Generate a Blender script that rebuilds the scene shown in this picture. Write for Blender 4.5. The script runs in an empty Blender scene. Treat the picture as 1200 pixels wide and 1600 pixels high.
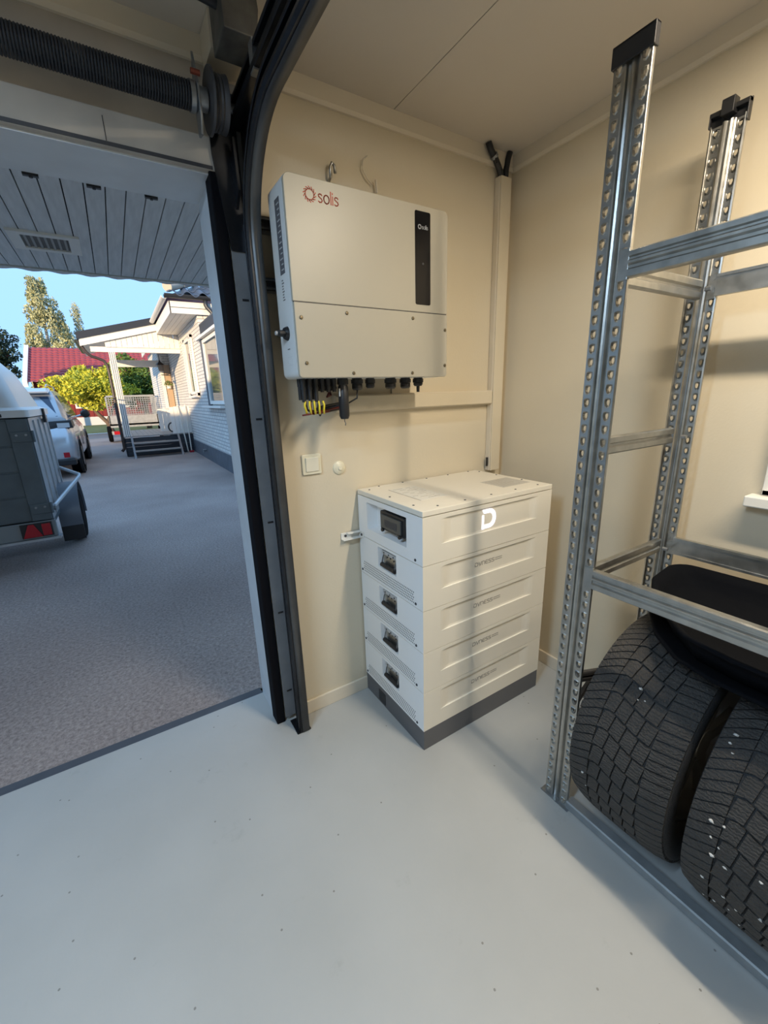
import bpy, bmesh, math, random
import numpy as np
from mathutils import Vector, Matrix

random.seed(7)
rng = np.random.default_rng(11)
scene = bpy.context.scene
COL = scene.collection

# ------------------------------------------------------------------ camera
cam_data = bpy.data.cameras.new('camera')
cam_data.sensor_fit = 'HORIZONTAL'
cam_data.sensor_width = 36.0
cam_data.lens = 647.14 / 1200.0 * 36.0
cam_data.clip_start = 0.02
cam_data.clip_end = 400
cam = bpy.data.objects.new('camera', cam_data)
COL.objects.link(cam)
_R = Vector((0.8449, -0.53397, -0.03191)); _U = Vector((0.172, 0.2147, 0.96142)); _F = Vector((0.50652, 0.81779, -0.27324))
_M = Matrix((( _R.x, _U.x, -_F.x), (_R.y, _U.y, -_F.y), (_R.z, _U.z, -_F.z))).to_4x4()
_M.translation = Vector((-1.7342, -1.5806, 1.4272))
cam.matrix_world = _M
scene.camera = cam

# ------------------------------------------------------------------ sky, sun, exposure
world = bpy.data.worlds.new('sky'); scene.world = world
world.use_nodes = True
wn = world.node_tree.nodes; wl = world.node_tree.links
wn.clear()
tcw = wn.new('ShaderNodeTexCoord'); sepw = wn.new('ShaderNodeSeparateXYZ'); sky = wn.new('ShaderNodeValToRGB')
wl.new(tcw.outputs['Generated'], sepw.inputs[0]); wl.new(sepw.outputs['Z'], sky.inputs[0])
sky.color_ramp.elements[0].position = 0.0; sky.color_ramp.elements[0].color = (0.40, 0.72, 1.16, 1)
sky.color_ramp.elements[1].position = 1.0; sky.color_ramp.elements[1].color = (0.40, 0.72, 1.18, 1)
bgn = wn.new('ShaderNodeBackground'); bgn.inputs['Strength'].default_value = 1.22
wo = wn.new('ShaderNodeOutputWorld')
wl.new(sky.outputs[0], bgn.inputs[0]); wl.new(bgn.outputs[0], wo.inputs[0])

sun_d = bpy.data.lights.new('sun', 'SUN'); sun_d.energy = 6.5; sun_d.angle = math.radians(0.6)
sun_d.color = (1.0, 0.74, 0.44)
sun = bpy.data.objects.new('sun', sun_d); COL.objects.link(sun)
_az = math.atan2(0.8, 1.0); _el = math.radians(9.0)
_d = Vector((math.sin(_az) * math.cos(_el), math.cos(_az) * math.cos(_el), -math.sin(_el)))
sun.rotation_euler = _d.to_track_quat('-Z', 'Y').to_euler()
sun.location = (-20, -40, 12)

scene.view_settings.view_transform = 'Standard'
scene.view_settings.look = 'None'
scene.view_settings.gamma = 1.0
scene.view_settings.use_curve_mapping = False
scene.view_settings.exposure = 0.0

# ------------------------------------------------------------------ materials
MATS = {}
def mat(name, col, rough=0.5, metal=0.0, var=0.0, vscale=6.0, bump=0.0, bscale=40.0, emit=None, estr=0.0,
        col2=None, spec=0.5, trans=0.0, ior=1.45, detail=4.0, rvar=0.0, stretch=None, coat=0.0):
    if name in MATS: return MATS[name]
    m = bpy.data.materials.new(name); m.use_nodes = True
    nt = m.node_tree; b = nt.nodes['Principled BSDF']
    c = (*col, 1.0)
    b.inputs['Base Color'].default_value = c
    b.inputs['Roughness'].default_value = rough
    b.inputs['Metallic'].default_value = metal
    b.inputs['Specular IOR Level'].default_value = spec
    b.inputs['Coat Weight'].default_value = coat
    if trans:
        b.inputs['Transmission Weight'].default_value = trans; b.inputs['IOR'].default_value = ior
    if emit:
        b.inputs['Emission Color'].default_value = (*emit, 1); b.inputs['Emission Strength'].default_value = estr
    tc = None
    if var or bump or rvar:
        tc = nt.nodes.new('ShaderNodeTexCoord'); src = tc.outputs['Object']
        if stretch:
            mp = nt.nodes.new('ShaderNodeMapping'); mp.inputs['Scale'].default_value = stretch
            nt.links.new(src, mp.inputs[0]); src = mp.outputs[0]
    if var or rvar:
        n = nt.nodes.new('ShaderNodeTexNoise'); n.inputs['Scale'].default_value = vscale; n.inputs['Detail'].default_value = detail
        nt.links.new(src, n.inputs['Vector'])
        if var:
            rp = nt.nodes.new('ShaderNodeValToRGB')
            rp.color_ramp.elements[0].position = 0.3; rp.color_ramp.elements[1].position = 0.7
            lo = col2 if col2 else tuple(x * (1 - var) for x in col)
            rp.color_ramp.elements[0].color = (*lo, 1); rp.color_ramp.elements[1].color = c
            nt.links.new(n.outputs['Fac'], rp.inputs[0]); nt.links.new(rp.outputs[0], b.inputs['Base Color'])
        if rvar:
            mr = nt.nodes.new('ShaderNodeMapRange')
            mr.inputs['To Min'].default_value = rough - rvar; mr.inputs['To Max'].default_value = rough + rvar
            nt.links.new(n.outputs['Fac'], mr.inputs[0]); nt.links.new(mr.outputs[0], b.inputs['Roughness'])
    if bump:
        n2 = nt.nodes.new('ShaderNodeTexNoise'); n2.inputs['Scale'].default_value = bscale; n2.inputs['Detail'].default_value = 3
        nt.links.new(src, n2.inputs['Vector'])
        bp = nt.nodes.new('ShaderNodeBump'); bp.inputs['Strength'].default_value = bump; bp.inputs['Distance'].default_value = 0.01
        nt.links.new(n2.outputs['Fac'], bp.inputs['Height']); nt.links.new(bp.outputs[0], b.inputs['Normal'])
    MATS[name] = m
    return m

M_wall = mat('wall_paint', (0.69, 0.605, 0.455), 0.55, var=0.03, vscale=2.5, bump=0.05, bscale=120)
M_ceil = mat('ceiling_paint', (0.62, 0.56, 0.48), 0.65, var=0.05, vscale=1.5)
M_trim = mat('trim_paint', (0.72, 0.64, 0.51), 0.45, var=0.03)
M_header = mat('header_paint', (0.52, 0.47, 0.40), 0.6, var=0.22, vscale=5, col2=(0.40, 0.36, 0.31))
M_jamb = mat('jamb_paint', (0.62, 0.66, 0.70), 0.5, var=0.1, vscale=8)
M_white = mat('white_plastic', (0.80, 0.78, 0.72), 0.4)
M_ivory = mat('ivory_plastic', (0.80, 0.74, 0.56), 0.35)
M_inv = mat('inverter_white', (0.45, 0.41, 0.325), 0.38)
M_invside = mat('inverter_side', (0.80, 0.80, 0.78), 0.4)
M_bat = mat('battery_white', (0.82, 0.765, 0.65), 0.40)
M_batside = mat('battery_side', (0.88, 0.87, 0.85), 0.42)
M_batbase = mat('battery_base_grey', (0.12, 0.12, 0.125), 0.5)
M_black = mat('black_plastic', (0.018, 0.018, 0.020), 0.42)
M_dark = mat('dark_plastic', (0.05, 0.05, 0.055), 0.5)
M_rubber = mat('black_rubber', (0.004, 0.0045, 0.006), 0.9, spec=0.08, bump=0.1, bscale=60)
M_tyre = mat('tyre_rubber', (0.028, 0.027, 0.027), 0.72, bump=0.35, bscale=260, var=0.3, vscale=30)
M_tread = mat('tyre_tread_rubber', (0.048, 0.044, 0.040), 0.75, bump=0.4, bscale=300, var=0.25, vscale=25)
M_galv = mat('galvanised_steel', (0.50, 0.49, 0.455), 0.38, metal=0.95, var=0.22, vscale=28, rvar=0.10, bump=0.03, bscale=50)
M_galvd = mat('dull_galvanised_steel', (0.36, 0.38, 0.40), 0.42, metal=0.9, var=0.25, vscale=30)
M_track = mat('door_track_steel', (0.045, 0.048, 0.056), 0.38, metal=0.8, var=0.3, vscale=14)
M_trackl = mat('door_track_lip_steel', (0.12, 0.12, 0.12), 0.4, metal=0.75, var=0.2, vscale=12)
M_spring = mat('spring_steel', (0.022, 0.024, 0.030), 0.6, metal=0.2)
M_screw = mat('brass_screw', (0.20, 0.16, 0.10), 0.4, metal=0.8)
M_yellow = mat('yellow_tape', (0.75, 0.60, 0.04), 0.5)
M_red = mat('red_cable', (0.11, 0.008, 0.008), 0.5)
M_solis = mat('print_orange_red', (0.50, 0.07, 0.03), 0.5)
M_print = mat('print_grey', (0.16, 0.15, 0.14), 0.5)
M_printw = mat('print_white', (0.75, 0.75, 0.75), 0.5)
M_plabel = mat('label_silver', (0.45, 0.45, 0.45), 0.35)
M_screen = mat('glossy_black_panel', (0.006, 0.006, 0.008), 0.12, spec=0.25)
M_led = mat('lit_logo', (0.9, 0.88, 1.0), 0.4, emit=(0.88, 0.86, 1.0), estr=1.25)
M_smoke = mat('smoked_window', (0.06, 0.065, 0.065), 0.12, spec=0.6)
M_lamp = mat('lamp_diffuser', (0.9, 0.9, 0.85), 0.5, emit=(1.0, 0.86, 0.66), estr=4.0)
# outdoors
M_soff = mat('soffit_paint', (0.72, 0.72, 0.72), 0.55, var=0.18, vscale=7, stretch=(6, 0.6, 1))
M_gap = mat('dark_gap', (0.02, 0.02, 0.025), 0.9)
M_plinth = mat('plinth_render', (0.12, 0.13, 0.15), 0.8, var=0.25, vscale=5)
M_hwhite = mat('house_white_wood', (0.82, 0.79, 0.74), 0.5, var=0.05, vscale=10)
M_hwood = mat('deck_wood', (0.40, 0.36, 0.33), 0.7, var=0.25, vscale=6, stretch=(1, 6, 1))
M_darkwood = mat('dark_skirt_wood', (0.035, 0.037, 0.045), 0.6)
M_roofdk = mat('roof_tile_blue_black', (0.07, 0.10, 0.16), 0.35)
M_gutter = mat('gutter_metal_dark', (0.035, 0.038, 0.045), 0.35, metal=0.2)
M_glass = mat('window_glass', (0.10, 0.12, 0.13), 0.05, spec=0.8)
M_redroof = mat('red_roof_tile', (0.34, 0.05, 0.06), 0.6, var=0.2, vscale=3)
M_redwall = mat('falu_red_wood', (0.20, 0.018, 0.018), 0.75, var=0.15, vscale=4)
M_lawn = mat('lawn_grass', (0.16, 0.20, 0.06), 0.9, var=0.4, vscale=3, bump=0.5, bscale=30)
M_road = mat('road_asphalt', (0.20, 0.20, 0.21), 0.85, var=0.15, vscale=3)
M_pave = mat('pale_gravel', (0.42, 0.34, 0.29), 0.9, var=0.2, vscale=4)
M_carp = mat('car_silver_paint', (0.55, 0.58, 0.62), 0.25, metal=0.55, coat=0.6)
M_carglass = mat('car_glass', (0.03, 0.06, 0.12), 0.05, spec=0.9)
M_carblk = mat('car_black_trim', (0.015, 0.015, 0.017), 0.45)
M_redlens = mat('red_lens', (0.38, 0.012, 0.02), 0.2)
M_clear = mat('clear_lens', (0.55, 0.55, 0.56), 0.15)
M_trl = mat('trailer_grey_paint', (0.115, 0.14, 0.155), 0.45, metal=0.25, var=0.25, vscale=5)
M_trlg = mat('trailer_zinc', (0.52, 0.54, 0.56), 0.4, metal=0.6, var=0.2, vscale=10)
M_cover = mat('cover_white_shell', (0.78, 0.74, 0.70), 0.35, var=0.06, vscale=2)
M_mud = mat('mudguard_plastic', (0.12, 0.13, 0.15), 0.4)
M_bark = mat('bark', (0.16, 0.11, 0.08), 0.9, var=0.3, vscale=10, bump=0.4)
M_leafy = mat('leaf_yellow_green', (0.62, 0.56, 0.04), 0.6, var=0.5, vscale=1.2, col2=(0.30, 0.36, 0.03))
M_leafg = mat('leaf_green', (0.12, 0.21, 0.03), 0.6, var=0.5, vscale=1.0)
M_leafb = mat('leaf_birch', (0.50, 0.50, 0.27), 0.6, var=0.4, vscale=0.8)
M_leafd = mat('leaf_dark', (0.035, 0.06, 0.03), 0.6, var=0.5, vscale=1.2)
M_berry = mat('berry_red', (0.35, 0.03, 0.03), 0.4)
M_pale = mat('pale_wood_pole', (0.75, 0.70, 0.62), 0.5)
M_rim = mat('wheel_rim_alloy', (0.25, 0.24, 0.23), 0.35, metal=0.9)
M_stone = mat('tread_pebble', (0.60, 0.58, 0.54), 0.8)

def add_sipes(m):
    nt = m.node_tree; b = nt.nodes['Principled BSDF']
    tc = nt.nodes.new('ShaderNodeTexCoord'); w = nt.nodes.new('ShaderNodeTexWave')
    w.wave_type = 'BANDS'; w.bands_direction = 'Z'; w.inputs['Scale'].default_value = 38; w.inputs['Distortion'].default_value = 5.0
    w.inputs['Detail'].default_value = 1.5; w.inputs['Detail Scale'].default_value = 3
    nt.links.new(tc.outputs['Object'], w.inputs['Vector'])
    bp = nt.nodes.new('ShaderNodeBump'); bp.inputs['Strength'].default_value = 0.5; bp.inputs['Distance'].default_value = 0.004
    old = b.inputs['Normal'].links[0].from_node
    nt.links.new(w.outputs['Fac'], bp.inputs['Height']); nt.links.new(old.outputs[0], bp.inputs['Normal']); nt.links.new(bp.outputs[0], b.inputs['Normal'])
add_sipes(M_tread)
def nodes_of(name, rough=0.6):
    m = bpy.data.materials.new(name); m.use_nodes = True; MATS[name] = m
    b = m.node_tree.nodes['Principled BSDF']; b.inputs['Roughness'].default_value = rough
    return m, m.node_tree, b

def make_floor_mat():
    m, nt, b = nodes_of('painted_concrete_floor', 0.42)
    L = nt.links.new
    tc = nt.nodes.new('ShaderNodeTexCoord')
    n = nt.nodes.new('ShaderNodeTexNoise'); n.inputs['Scale'].default_value = 1.6; n.inputs['Detail'].default_value = 5
    L(tc.outputs['Object'], n.inputs['Vector'])
    r = nt.nodes.new('ShaderNodeValToRGB')
    r.color_ramp.elements[0].position = 0.35; r.color_ramp.elements[0].color = (0.415, 0.415, 0.395, 1)
    r.color_ramp.elements[1].position = 0.7; r.color_ramp.elements[1].color = (0.475, 0.475, 0.455, 1)
    L(n.outputs['Fac'], r.inputs[0])
    # scattered dark specks and faint scuffs
    v = nt.nodes.new('ShaderNodeTexVoronoi'); v.voronoi_dimensions = '2D'; v.inputs['Scale'].default_value = 10; v.inputs['Randomness'].default_value = 1
    L(tc.outputs['Object'], v.inputs['Vector'])
    lt = nt.nodes.new('ShaderNodeMath'); lt.operation = 'LESS_THAN'; lt.inputs[1].default_value = 0.030
    L(v.outputs['Distance'], lt.inputs[0])
    wn_ = nt.nodes.new('ShaderNodeTexWhiteNoise'); L(v.outputs['Position'], wn_.inputs['Vector'])
    g = nt.nodes.new('ShaderNodeMath'); g.operation = 'GREATER_THAN'; g.inputs[1].default_value = 0.80; L(wn_.outputs['Value'], g.inputs[0])
    mu = nt.nodes.new('ShaderNodeMath'); mu.operation = 'MULTIPLY'; L(lt.outputs[0], mu.inputs[0]); L(g.outputs[0], mu.inputs[1])
    n3 = nt.nodes.new('ShaderNodeTexNoise'); n3.inputs['Scale'].default_value = 7; n3.inputs['Detail'].default_value = 8; n3.inputs['Roughness'].default_value = 0.7
    L(tc.outputs['Object'], n3.inputs['Vector'])
    mr = nt.nodes.new('ShaderNodeMapRange'); mr.inputs['From Min'].default_value = 0.62; mr.inputs['From Max'].default_value = 0.8
    mr.inputs['To Max'].default_value = 0.28; L(n3.outputs['Fac'], mr.inputs[0])
    ad = nt.nodes.new('ShaderNodeMath'); ad.operation = 'MAXIMUM'; L(mr.outputs[0], ad.inputs[0])
    sc_ = nt.nodes.new('ShaderNodeMath'); sc_.operation = 'MULTIPLY'; sc_.inputs[1].default_value = 0.75; L(mu.outputs[0], sc_.inputs[0]); L(sc_.outputs[0], ad.inputs[1])
    mx = nt.nodes.new('ShaderNodeMix'); mx.data_type = 'RGBA'
    L(ad.outputs[0], mx.inputs[0]); L(r.outputs[0], mx.inputs[6]); mx.inputs[7].default_value = (0.16, 0.15, 0.13, 1)
    L(mx.outputs[2], b.inputs['Base Color'])
    bp = nt.nodes.new('ShaderNodeBump'); bp.inputs['Strength'].default_value = 0.12; bp.inputs['Distance'].default_value = 0.01
    n4 = nt.nodes.new('ShaderNodeTexNoise'); n4.inputs['Scale'].default_value = 14; n4.inputs['Detail'].default_value = 4
    L(tc.outputs['Object'], n4.inputs['Vector']); L(n4.outputs['Fac'], bp.inputs['Height']); L(bp.outputs[0], b.inputs['Normal'])
    return m
M_floor = make_floor_mat()

def make_asphalt():
    m, nt, b = nodes_of('driveway_asphalt', 0.85)
    L = nt.links.new
    tc = nt.nodes.new('ShaderNodeTexCoord')
    n = nt.nodes.new('ShaderNodeTexNoise'); n.inputs['Scale'].default_value = 55; n.inputs['Detail'].default_value = 6; n.inputs['Roughness'].default_value = 0.8
    n2 = nt.nodes.new('ShaderNodeTexNoise'); n2.inputs['Scale'].default_value = 0.8; n2.inputs['Detail'].default_value = 4
    L(tc.outputs['Object'], n.inputs['Vector']); L(tc.outputs['Object'], n2.inputs['Vector'])
    r = nt.nodes.new('ShaderNodeValToRGB')
    r.color_ramp.elements[0].position = 0.32; r.color_ramp.elements[0].color = (0.185, 0.150, 0.138, 1)
    r.color_ramp.elements[1].position = 0.72; r.color_ramp.elements[1].color = (0.60, 0.50, 0.455, 1)
    L(n.outputs['Fac'], r.inputs[0])
    r2 = nt.nodes.new('ShaderNodeValToRGB')
    r2.color_ramp.elements[0].position = 0.3; r2.color_ramp.elements[0].color = (0.70, 0.68, 0.68, 1)
    r2.color_ramp.elements[1].position = 0.7; r2.color_ramp.elements[1].color = (1, 1, 1, 1)
    L(n2.outputs['Fac'], r2.inputs[0])
    mx = nt.nodes.new('ShaderNodeMix'); mx.data_type = 'RGBA'; mx.blend_type = 'MULTIPLY'; mx.inputs[0].default_value = 1
    L(r.outputs[0], mx.inputs[6]); L(r2.outputs[0], mx.inputs[7]); L(mx.outputs[2], b.inputs['Base Color'])
    bp = nt.nodes.new('ShaderNodeBump'); bp.inputs['Strength'].default_value = 0.6; bp.inputs['Distance'].default_value = 0.006
    L(n.outputs['Fac'], bp.inputs['Height']); L(bp.outputs[0], b.inputs['Normal'])
    return m
M_asph = make_asphalt()

def make_brick():
    m, nt, b = nodes_of('white_brick', 0.75)
    L = nt.links.new
    tc = nt.nodes.new('ShaderNodeTexCoord')
    sp = nt.nodes.new('ShaderNodeSeparateXYZ'); cb = nt.nodes.new('ShaderNodeCombineXYZ')
    ad = nt.nodes.new('ShaderNodeMath'); ad.operation = 'ADD'
    L(tc.outputs['Object'], sp.inputs[0]); L(sp.outputs['X'], ad.inputs[0]); L(sp.outputs['Y'], ad.inputs[1])
    L(ad.outputs[0], cb.inputs['X']); L(sp.outputs['Z'], cb.inputs['Y'])
    br = nt.nodes.new('ShaderNodeTexBrick')
    br.inputs['Scale'].default_value = 1.0; br.inputs['Brick Width'].default_value = 0.26; br.inputs['Row Height'].default_value = 0.075
    br.inputs['Mortar Size'].default_value = 0.008; br.inputs['Mortar Smooth'].default_value = 0.2
    br.inputs['Color1'].default_value = (0.78, 0.75, 0.70, 1); br.inputs['Color2'].default_value = (0.68, 0.66, 0.63, 1)
    br.inputs['Mortar'].default_value = (0.36, 0.34, 0.33, 1)
    L(cb.outputs[0], br.inputs['Vector']); L(br.outputs['Color'], b.inputs['Base Color'])
    bp = nt.nodes.new('ShaderNodeBump'); bp.inputs['Strength'].default_value = 0.7; bp.inputs['Distance'].default_value = 0.01; bp.invert = True
    L(br.outputs['Fac'], bp.inputs['Height']); L(bp.outputs[0], b.inputs['Normal'])
    return m
M_brick = make_brick()

# ------------------------------------------------------------------ mesh helpers
LOC = {}
class MB:
    def __init__(s): s.v = []; s.f = []
    def add(s, vs, fs):
        o = len(s.v); s.v += [tuple(p) for p in vs]; s.f += [tuple(i + o for i in f) for f in fs]; return s
    def box(s, x0, x1, y0, y1, z0, z1):
        x0, x1 = sorted((x0, x1)); y0, y1 = sorted((y0, y1)); z0, z1 = sorted((z0, z1))
        return s.add([(x0,y0,z0),(x1,y0,z0),(x1,y1,z0),(x0,y1,z0),(x0,y0,z1),(x1,y0,z1),(x1,y1,z1),(x0,y1,z1)],
                     [(0,3,2,1),(4,5,6,7),(0,1,5,4),(1,2,6,5),(2,3,7,6),(3,0,4,7)])
    def hexa(s, p):  # 8 points, bottom ring then top ring
        return s.add(p, [(0,3,2,1),(4,5,6,7),(0,1,5,4),(1,2,6,5),(2,3,7,6),(3,0,4,7)])
    def prism(s, pts, ax, a0, a1):
        # pts 2D in the two other axes in cyclic order (x->(y,z), y->(x,z), z->(x,y))
        n = len(pts)
        def mk(p, a): return (a, p[0], p[1]) if ax == 0 else ((p[0], a, p[1]) if ax == 1 else (p[0], p[1], a))
        vs = [mk(p, a0) for p in pts] + [mk(p, a1) for p in pts]
        fs = [tuple(range(n - 1, -1, -1)), tuple(range(n, 2 * n))] + [(i, (i + 1) % n, n + (i + 1) % n, n + i) for i in range(n)]
        return s.add(vs, fs)
    def cyl(s, p0, p1, r0, r1=None, n=16, cap=True):
        r1 = r0 if r1 is None else r1
        p0 = Vector(p0); p1 = Vector(p1); d = (p1 - p0).normalized()
        a = d.orthogonal().normalized(); b = d.cross(a)
        vs = []
        for p, r in ((p0, r0), (p1, r1)):
            for i in range(n):
                t = 2 * math.pi * i / n; vs.append(p + a * (r * math.cos(t)) + b * (r * math.sin(t)))
        fs = [(i, (i + 1) % n, n + (i + 1) % n, n + i) for i in range(n)]
        if cap: fs += [tuple(range(n - 1, -1, -1)), tuple(range(n, 2 * n))]
        return s.add(vs, fs)
    def lathe(s, prof, c, axis=(0, 0, 1), n=24):
        # prof: list of (radius, height along axis)
        ax = Vector(axis).normalized(); a = ax.orthogonal().normalized(); b = ax.cross(a); c = Vector(c)
        vs = []
        for r, h in prof:
            for i in range(n):
                t = 2 * math.pi * i / n
                vs.append(c + ax * h + a * (r * math.cos(t)) + b * (r * math.sin(t)))
        fs = []
        for k in range(len(prof) - 1):
            for i in range(n):
                j = (i + 1) % n; fs.append((k*n+i, k*n+j, (k+1)*n+j, (k+1)*n+i))
        return s.add(vs, fs)
    def tube(s, path, r, n=8, cap=True):
        path = [Vector(p) for p in path]; vs = []; m = len(path)
        up = None
        for i, p in enumerate(path):
            d = (path[min(i+1, m-1)] - path[max(i-1, 0)]).normalized()
            if up is None: up = d.orthogonal().normalized()
            up = (up - d * up.dot(d))
            up = up.normalized() if up.length > 1e-6 else d.orthogonal().normalized()
            b = d.cross(up)
            rr = r[i] if isinstance(r, (list, tuple)) else r
            for k in range(n):
                t = 2 * math.pi * k / n; vs.append(p + up * (rr * math.cos(t)) + b * (rr * math.sin(t)))
        fs = [(i*n+k, i*n+(k+1) % n, (i+1)*n+(k+1) % n, (i+1)*n+k) for i in range(m-1) for k in range(n)]
        if cap: fs += [tuple(range(n-1, -1, -1)), tuple(range((m-1)*n, m*n))]
        return s.add(vs, fs)
    def strokes(s, lines, O, U, V, w, depth=0.0006):
        # flat lettering strokes; lines in (u, v) metres, drawn on the plane O + uU + vV, raised along U x V
        O = Vector(O); U = Vector(U); V = Vector(V); N = U.cross(V)
        for ln in lines:
            for a, b in zip(ln[:-1], ln[1:]):
                a = Vector((a[0], a[1])); b = Vector((b[0], b[1]))
                d = b - a
                if d.length < 1e-7: continue
                d.normalize(); p = Vector((-d.y, d.x)) * (w / 2); e = d * (w * 0.35)
                q = [a - e - p, b + e - p, b + e + p, a - e + p]
                q3 = [O + U * c.x + V * c.y for c in q]
                s.hexa(q3 + [c + N * depth for c in q3])
        return s
    def build(s, name, m, parent=None, smooth=False, bevel=0.0, seg=2, origin=None, flip=True):
        me = bpy.data.meshes.new(name)
        vs = np.array(s.v, dtype=float)
        if parent is not None: o = np.array(LOC[parent.name])
        elif origin is not None: o = np.array(origin, float)
        else: o = np.array([(vs[:, 0].min() + vs[:, 0].max()) / 2, (vs[:, 1].min() + vs[:, 1].max()) / 2, vs[:, 2].min()])
        me.from_pydata((vs - o).tolist(), [], s.f)
        if flip:
            bm = bmesh.new(); bm.from_mesh(me); bmesh.ops.recalc_face_normals(bm, faces=bm.faces); bm.to_mesh(me); bm.free()
        me.materials.append(m)
        ob = bpy.data.objects.new(name, me); COL.objects.link(ob)
        if parent is not None: ob.parent = parent
        else: ob.location = o
        LOC[ob.name] = o
        if smooth:
            me.polygons.foreach_set('use_smooth', [True] * len(me.polygons))
            if smooth != 'all': me.set_sharp_from_angle(angle=math.radians(40))
        if bevel:
            bv = ob.modifiers.new('bevel', 'BEVEL'); bv.width = bevel; bv.segments = seg; bv.limit_method = 'ANGLE'; bv.angle_limit = math.radians(35)
            bv.harden_normals = False
        return ob

def empty(name, loc):
    o = bpy.data.objects.new(name, None); COL.objects.link(o); o.location = loc; o.empty_display_size = 0.05
    LOC[o.name] = np.array(loc, float); return o
def tag(o, label=None, cat=None, group=None, kind=None):
    if label: o['label'] = label
    if cat: o['category'] = cat
    if group: o['group'] = group
    if kind: o['kind'] = kind
    return o
def thing(name, loc, label, cat, group=None): return tag(empty(name, loc), label, cat, group)
def struct(o): o['kind'] = 'structure'; return o
def place(ob, name, parent, offset):
    """copy of a piece sharing its mesh, moved by an offset from the first one"""
    c = ob.copy(); c.name = name; COL.objects.link(c); c.parent = parent; c.location = Vector(ob.location) + Vector(offset)
    LOC[c.name] = LOC[ob.name]; return c
def arc(cx, cy, rx, ry, a0, a1, n=14):
    return [(cx + rx * math.cos(math.radians(a0 + (a1 - a0) * i / n)), cy + ry * math.sin(math.radians(a0 + (a1 - a0) * i / n))) for i in range(n + 1)]

# ------------------------------------------------------------------ room shell
HC = 2.447           # ceiling
XL, YB = -4.6, -5.2  # left and back walls
OX, OZ = -1.345, 2.12  # right jamb and head of the door opening
OXL = -3.85
WT = 0.26            # wall thickness
struct(MB().box(XL, 0.0, YB, WT, -0.12, 0.0).build('floor', M_floor, origin=(0, 0, 0)))
w = MB()
w.box(OX + 0.11, 0.25, 0.0, WT, -0.1, 2.5); w.box(OX, OX + 0.11, 0.03, WT, -0.1, 2.5)
w.box(XL - 0.2, OXL, 0.0, WT, -0.1, 2.5)
wf = struct(w.build('wall_front', M_wall))
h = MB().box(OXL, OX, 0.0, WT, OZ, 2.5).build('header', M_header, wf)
MB().box(OX + 0.0, OX + 0.11, 0.0, 0.03, OZ, 2.5).build('header_end', M_header, wf)
MB().box(OXL, OX, -0.0015, 0.0, OZ + 0.001, OZ + 0.011).build('header_groove', M_dark, wf)
MB().box(OX - 0.004, OX, 0.035, WT - 0.002, 0.0, OZ).build('jamb_lining', M_jamb, wf)
MB().box(OXL, OX, 0.02, WT - 0.002, OZ - 0.006, OZ).build('head_lining', M_jamb, wf)
# fine joint in the header boards
MB().box(-1.626, -1.624, -0.0015, 0.0, OZ + .012, OZ + 0.07).build('header_joint', M_dark, wf)
struct(MB().box(0.0, 0.25, YB - 0.2, 0.0, -0.1, 2.5).build('wall_right', M_wall))
struct(MB().box(XL - 0.2, XL, YB - 0.2, 0.0, -0.1, 2.5).build('wall_left', M_wall))
struct(MB().box(XL, 0.0, YB - 0.2, YB, -0.1, 2.5).build('wall_back', M_wall))
ceil = struct(MB().box(XL, 0.0, YB, 0.0, HC + 0.012, HC + 0.05).build('ceiling', M_dark))
xs = [0.0, -0.663, -1.863, -3.063, XL]
for i in range(4):
    MB().box(xs[i] - (0.0015 if i else 0), xs[i+1] + 0.0015, YB, 0.0, HC, HC + 0.012).build('ceiling_panel', M_ceil, ceil)
# cornice and skirting
struct(MB().prism([(0.0, HC), (0.0, HC - 0.062), (-0.010, HC - 0.062), (-0.016, HC - 0.05), (-0.016, HC)], 0, OX - 2.6, 0.0).build('trim_1', M_trim))
struct(MB().prism([(0.0, HC), (0.0, HC - 0.062), (-0.010, HC - 0.062), (-0.016, HC - 0.05), (-0.016, HC)], 1, YB, -0.016).build('trim_2', M_trim))
struct(MB().box(OX + 0.115, 0.0, -0.012, 0.0, 0.0, 0.068).build('baseboard_front', M_trim, bevel=0.003))
struct(MB().box(-0.012, 0.0, YB, -0.012, 0.0, 0.068).build('baseboard_right', M_trim, bevel=0.003))
# threshold strip at the outer edge of the slab
th = MB(); th.box(OXL, OX, WT, WT + 0.03, -0.12, -0.012)
th.box(OXL, OX, WT + 0.03, WT + 0.075, -0.12, -0.022)
struct(th.build('trim_3', mat('threshold_steel', (0.10, 0.105, 0.12), 0.55, metal=0.3, var=0.2, vscale=8)))
# ------------------------------------------------------------------ ceiling batten lamp (above and just behind the frame)
LX = -0.605
lamp = thing('ceiling_lamp', (LX, -1.75, HC), 'long white batten lamp on the ceiling above the steel shelf', 'lamp')
MB().box(LX - 0.05, LX + 0.05, -2.36, -1.14, HC - 0.035, HC).build('housing', M_white, lamp, bevel=0.006)
MB().prism([(LX - 0.04, HC - 0.035), (LX - 0.03, HC - 0.062), (LX + 0.03, HC - 0.062), (LX + 0.04, HC - 0.035)], 1, -2.33, -1.17).build('diffuser', M_lamp, lamp)
for yy in (-2.36, -1.17):
    MB().box(LX - 0.045, LX + 0.045, yy, yy + 0.03, HC - 0.066, HC - 0.03).build('end_cap', M_white, lamp, bevel=0.004)
ld = bpy.data.lights.new('batten_light', 'AREA'); ld.shape = 'RECTANGLE'; ld.size = 0.06; ld.size_y = 1.15
ld.energy = 39; ld.color = (1.0, 0.87, 0.68)
lo = bpy.data.objects.new('batten_light', ld); COL.objects.link(lo); lo.parent = lamp
lo.location = (0, 0, -0.066)

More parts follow.
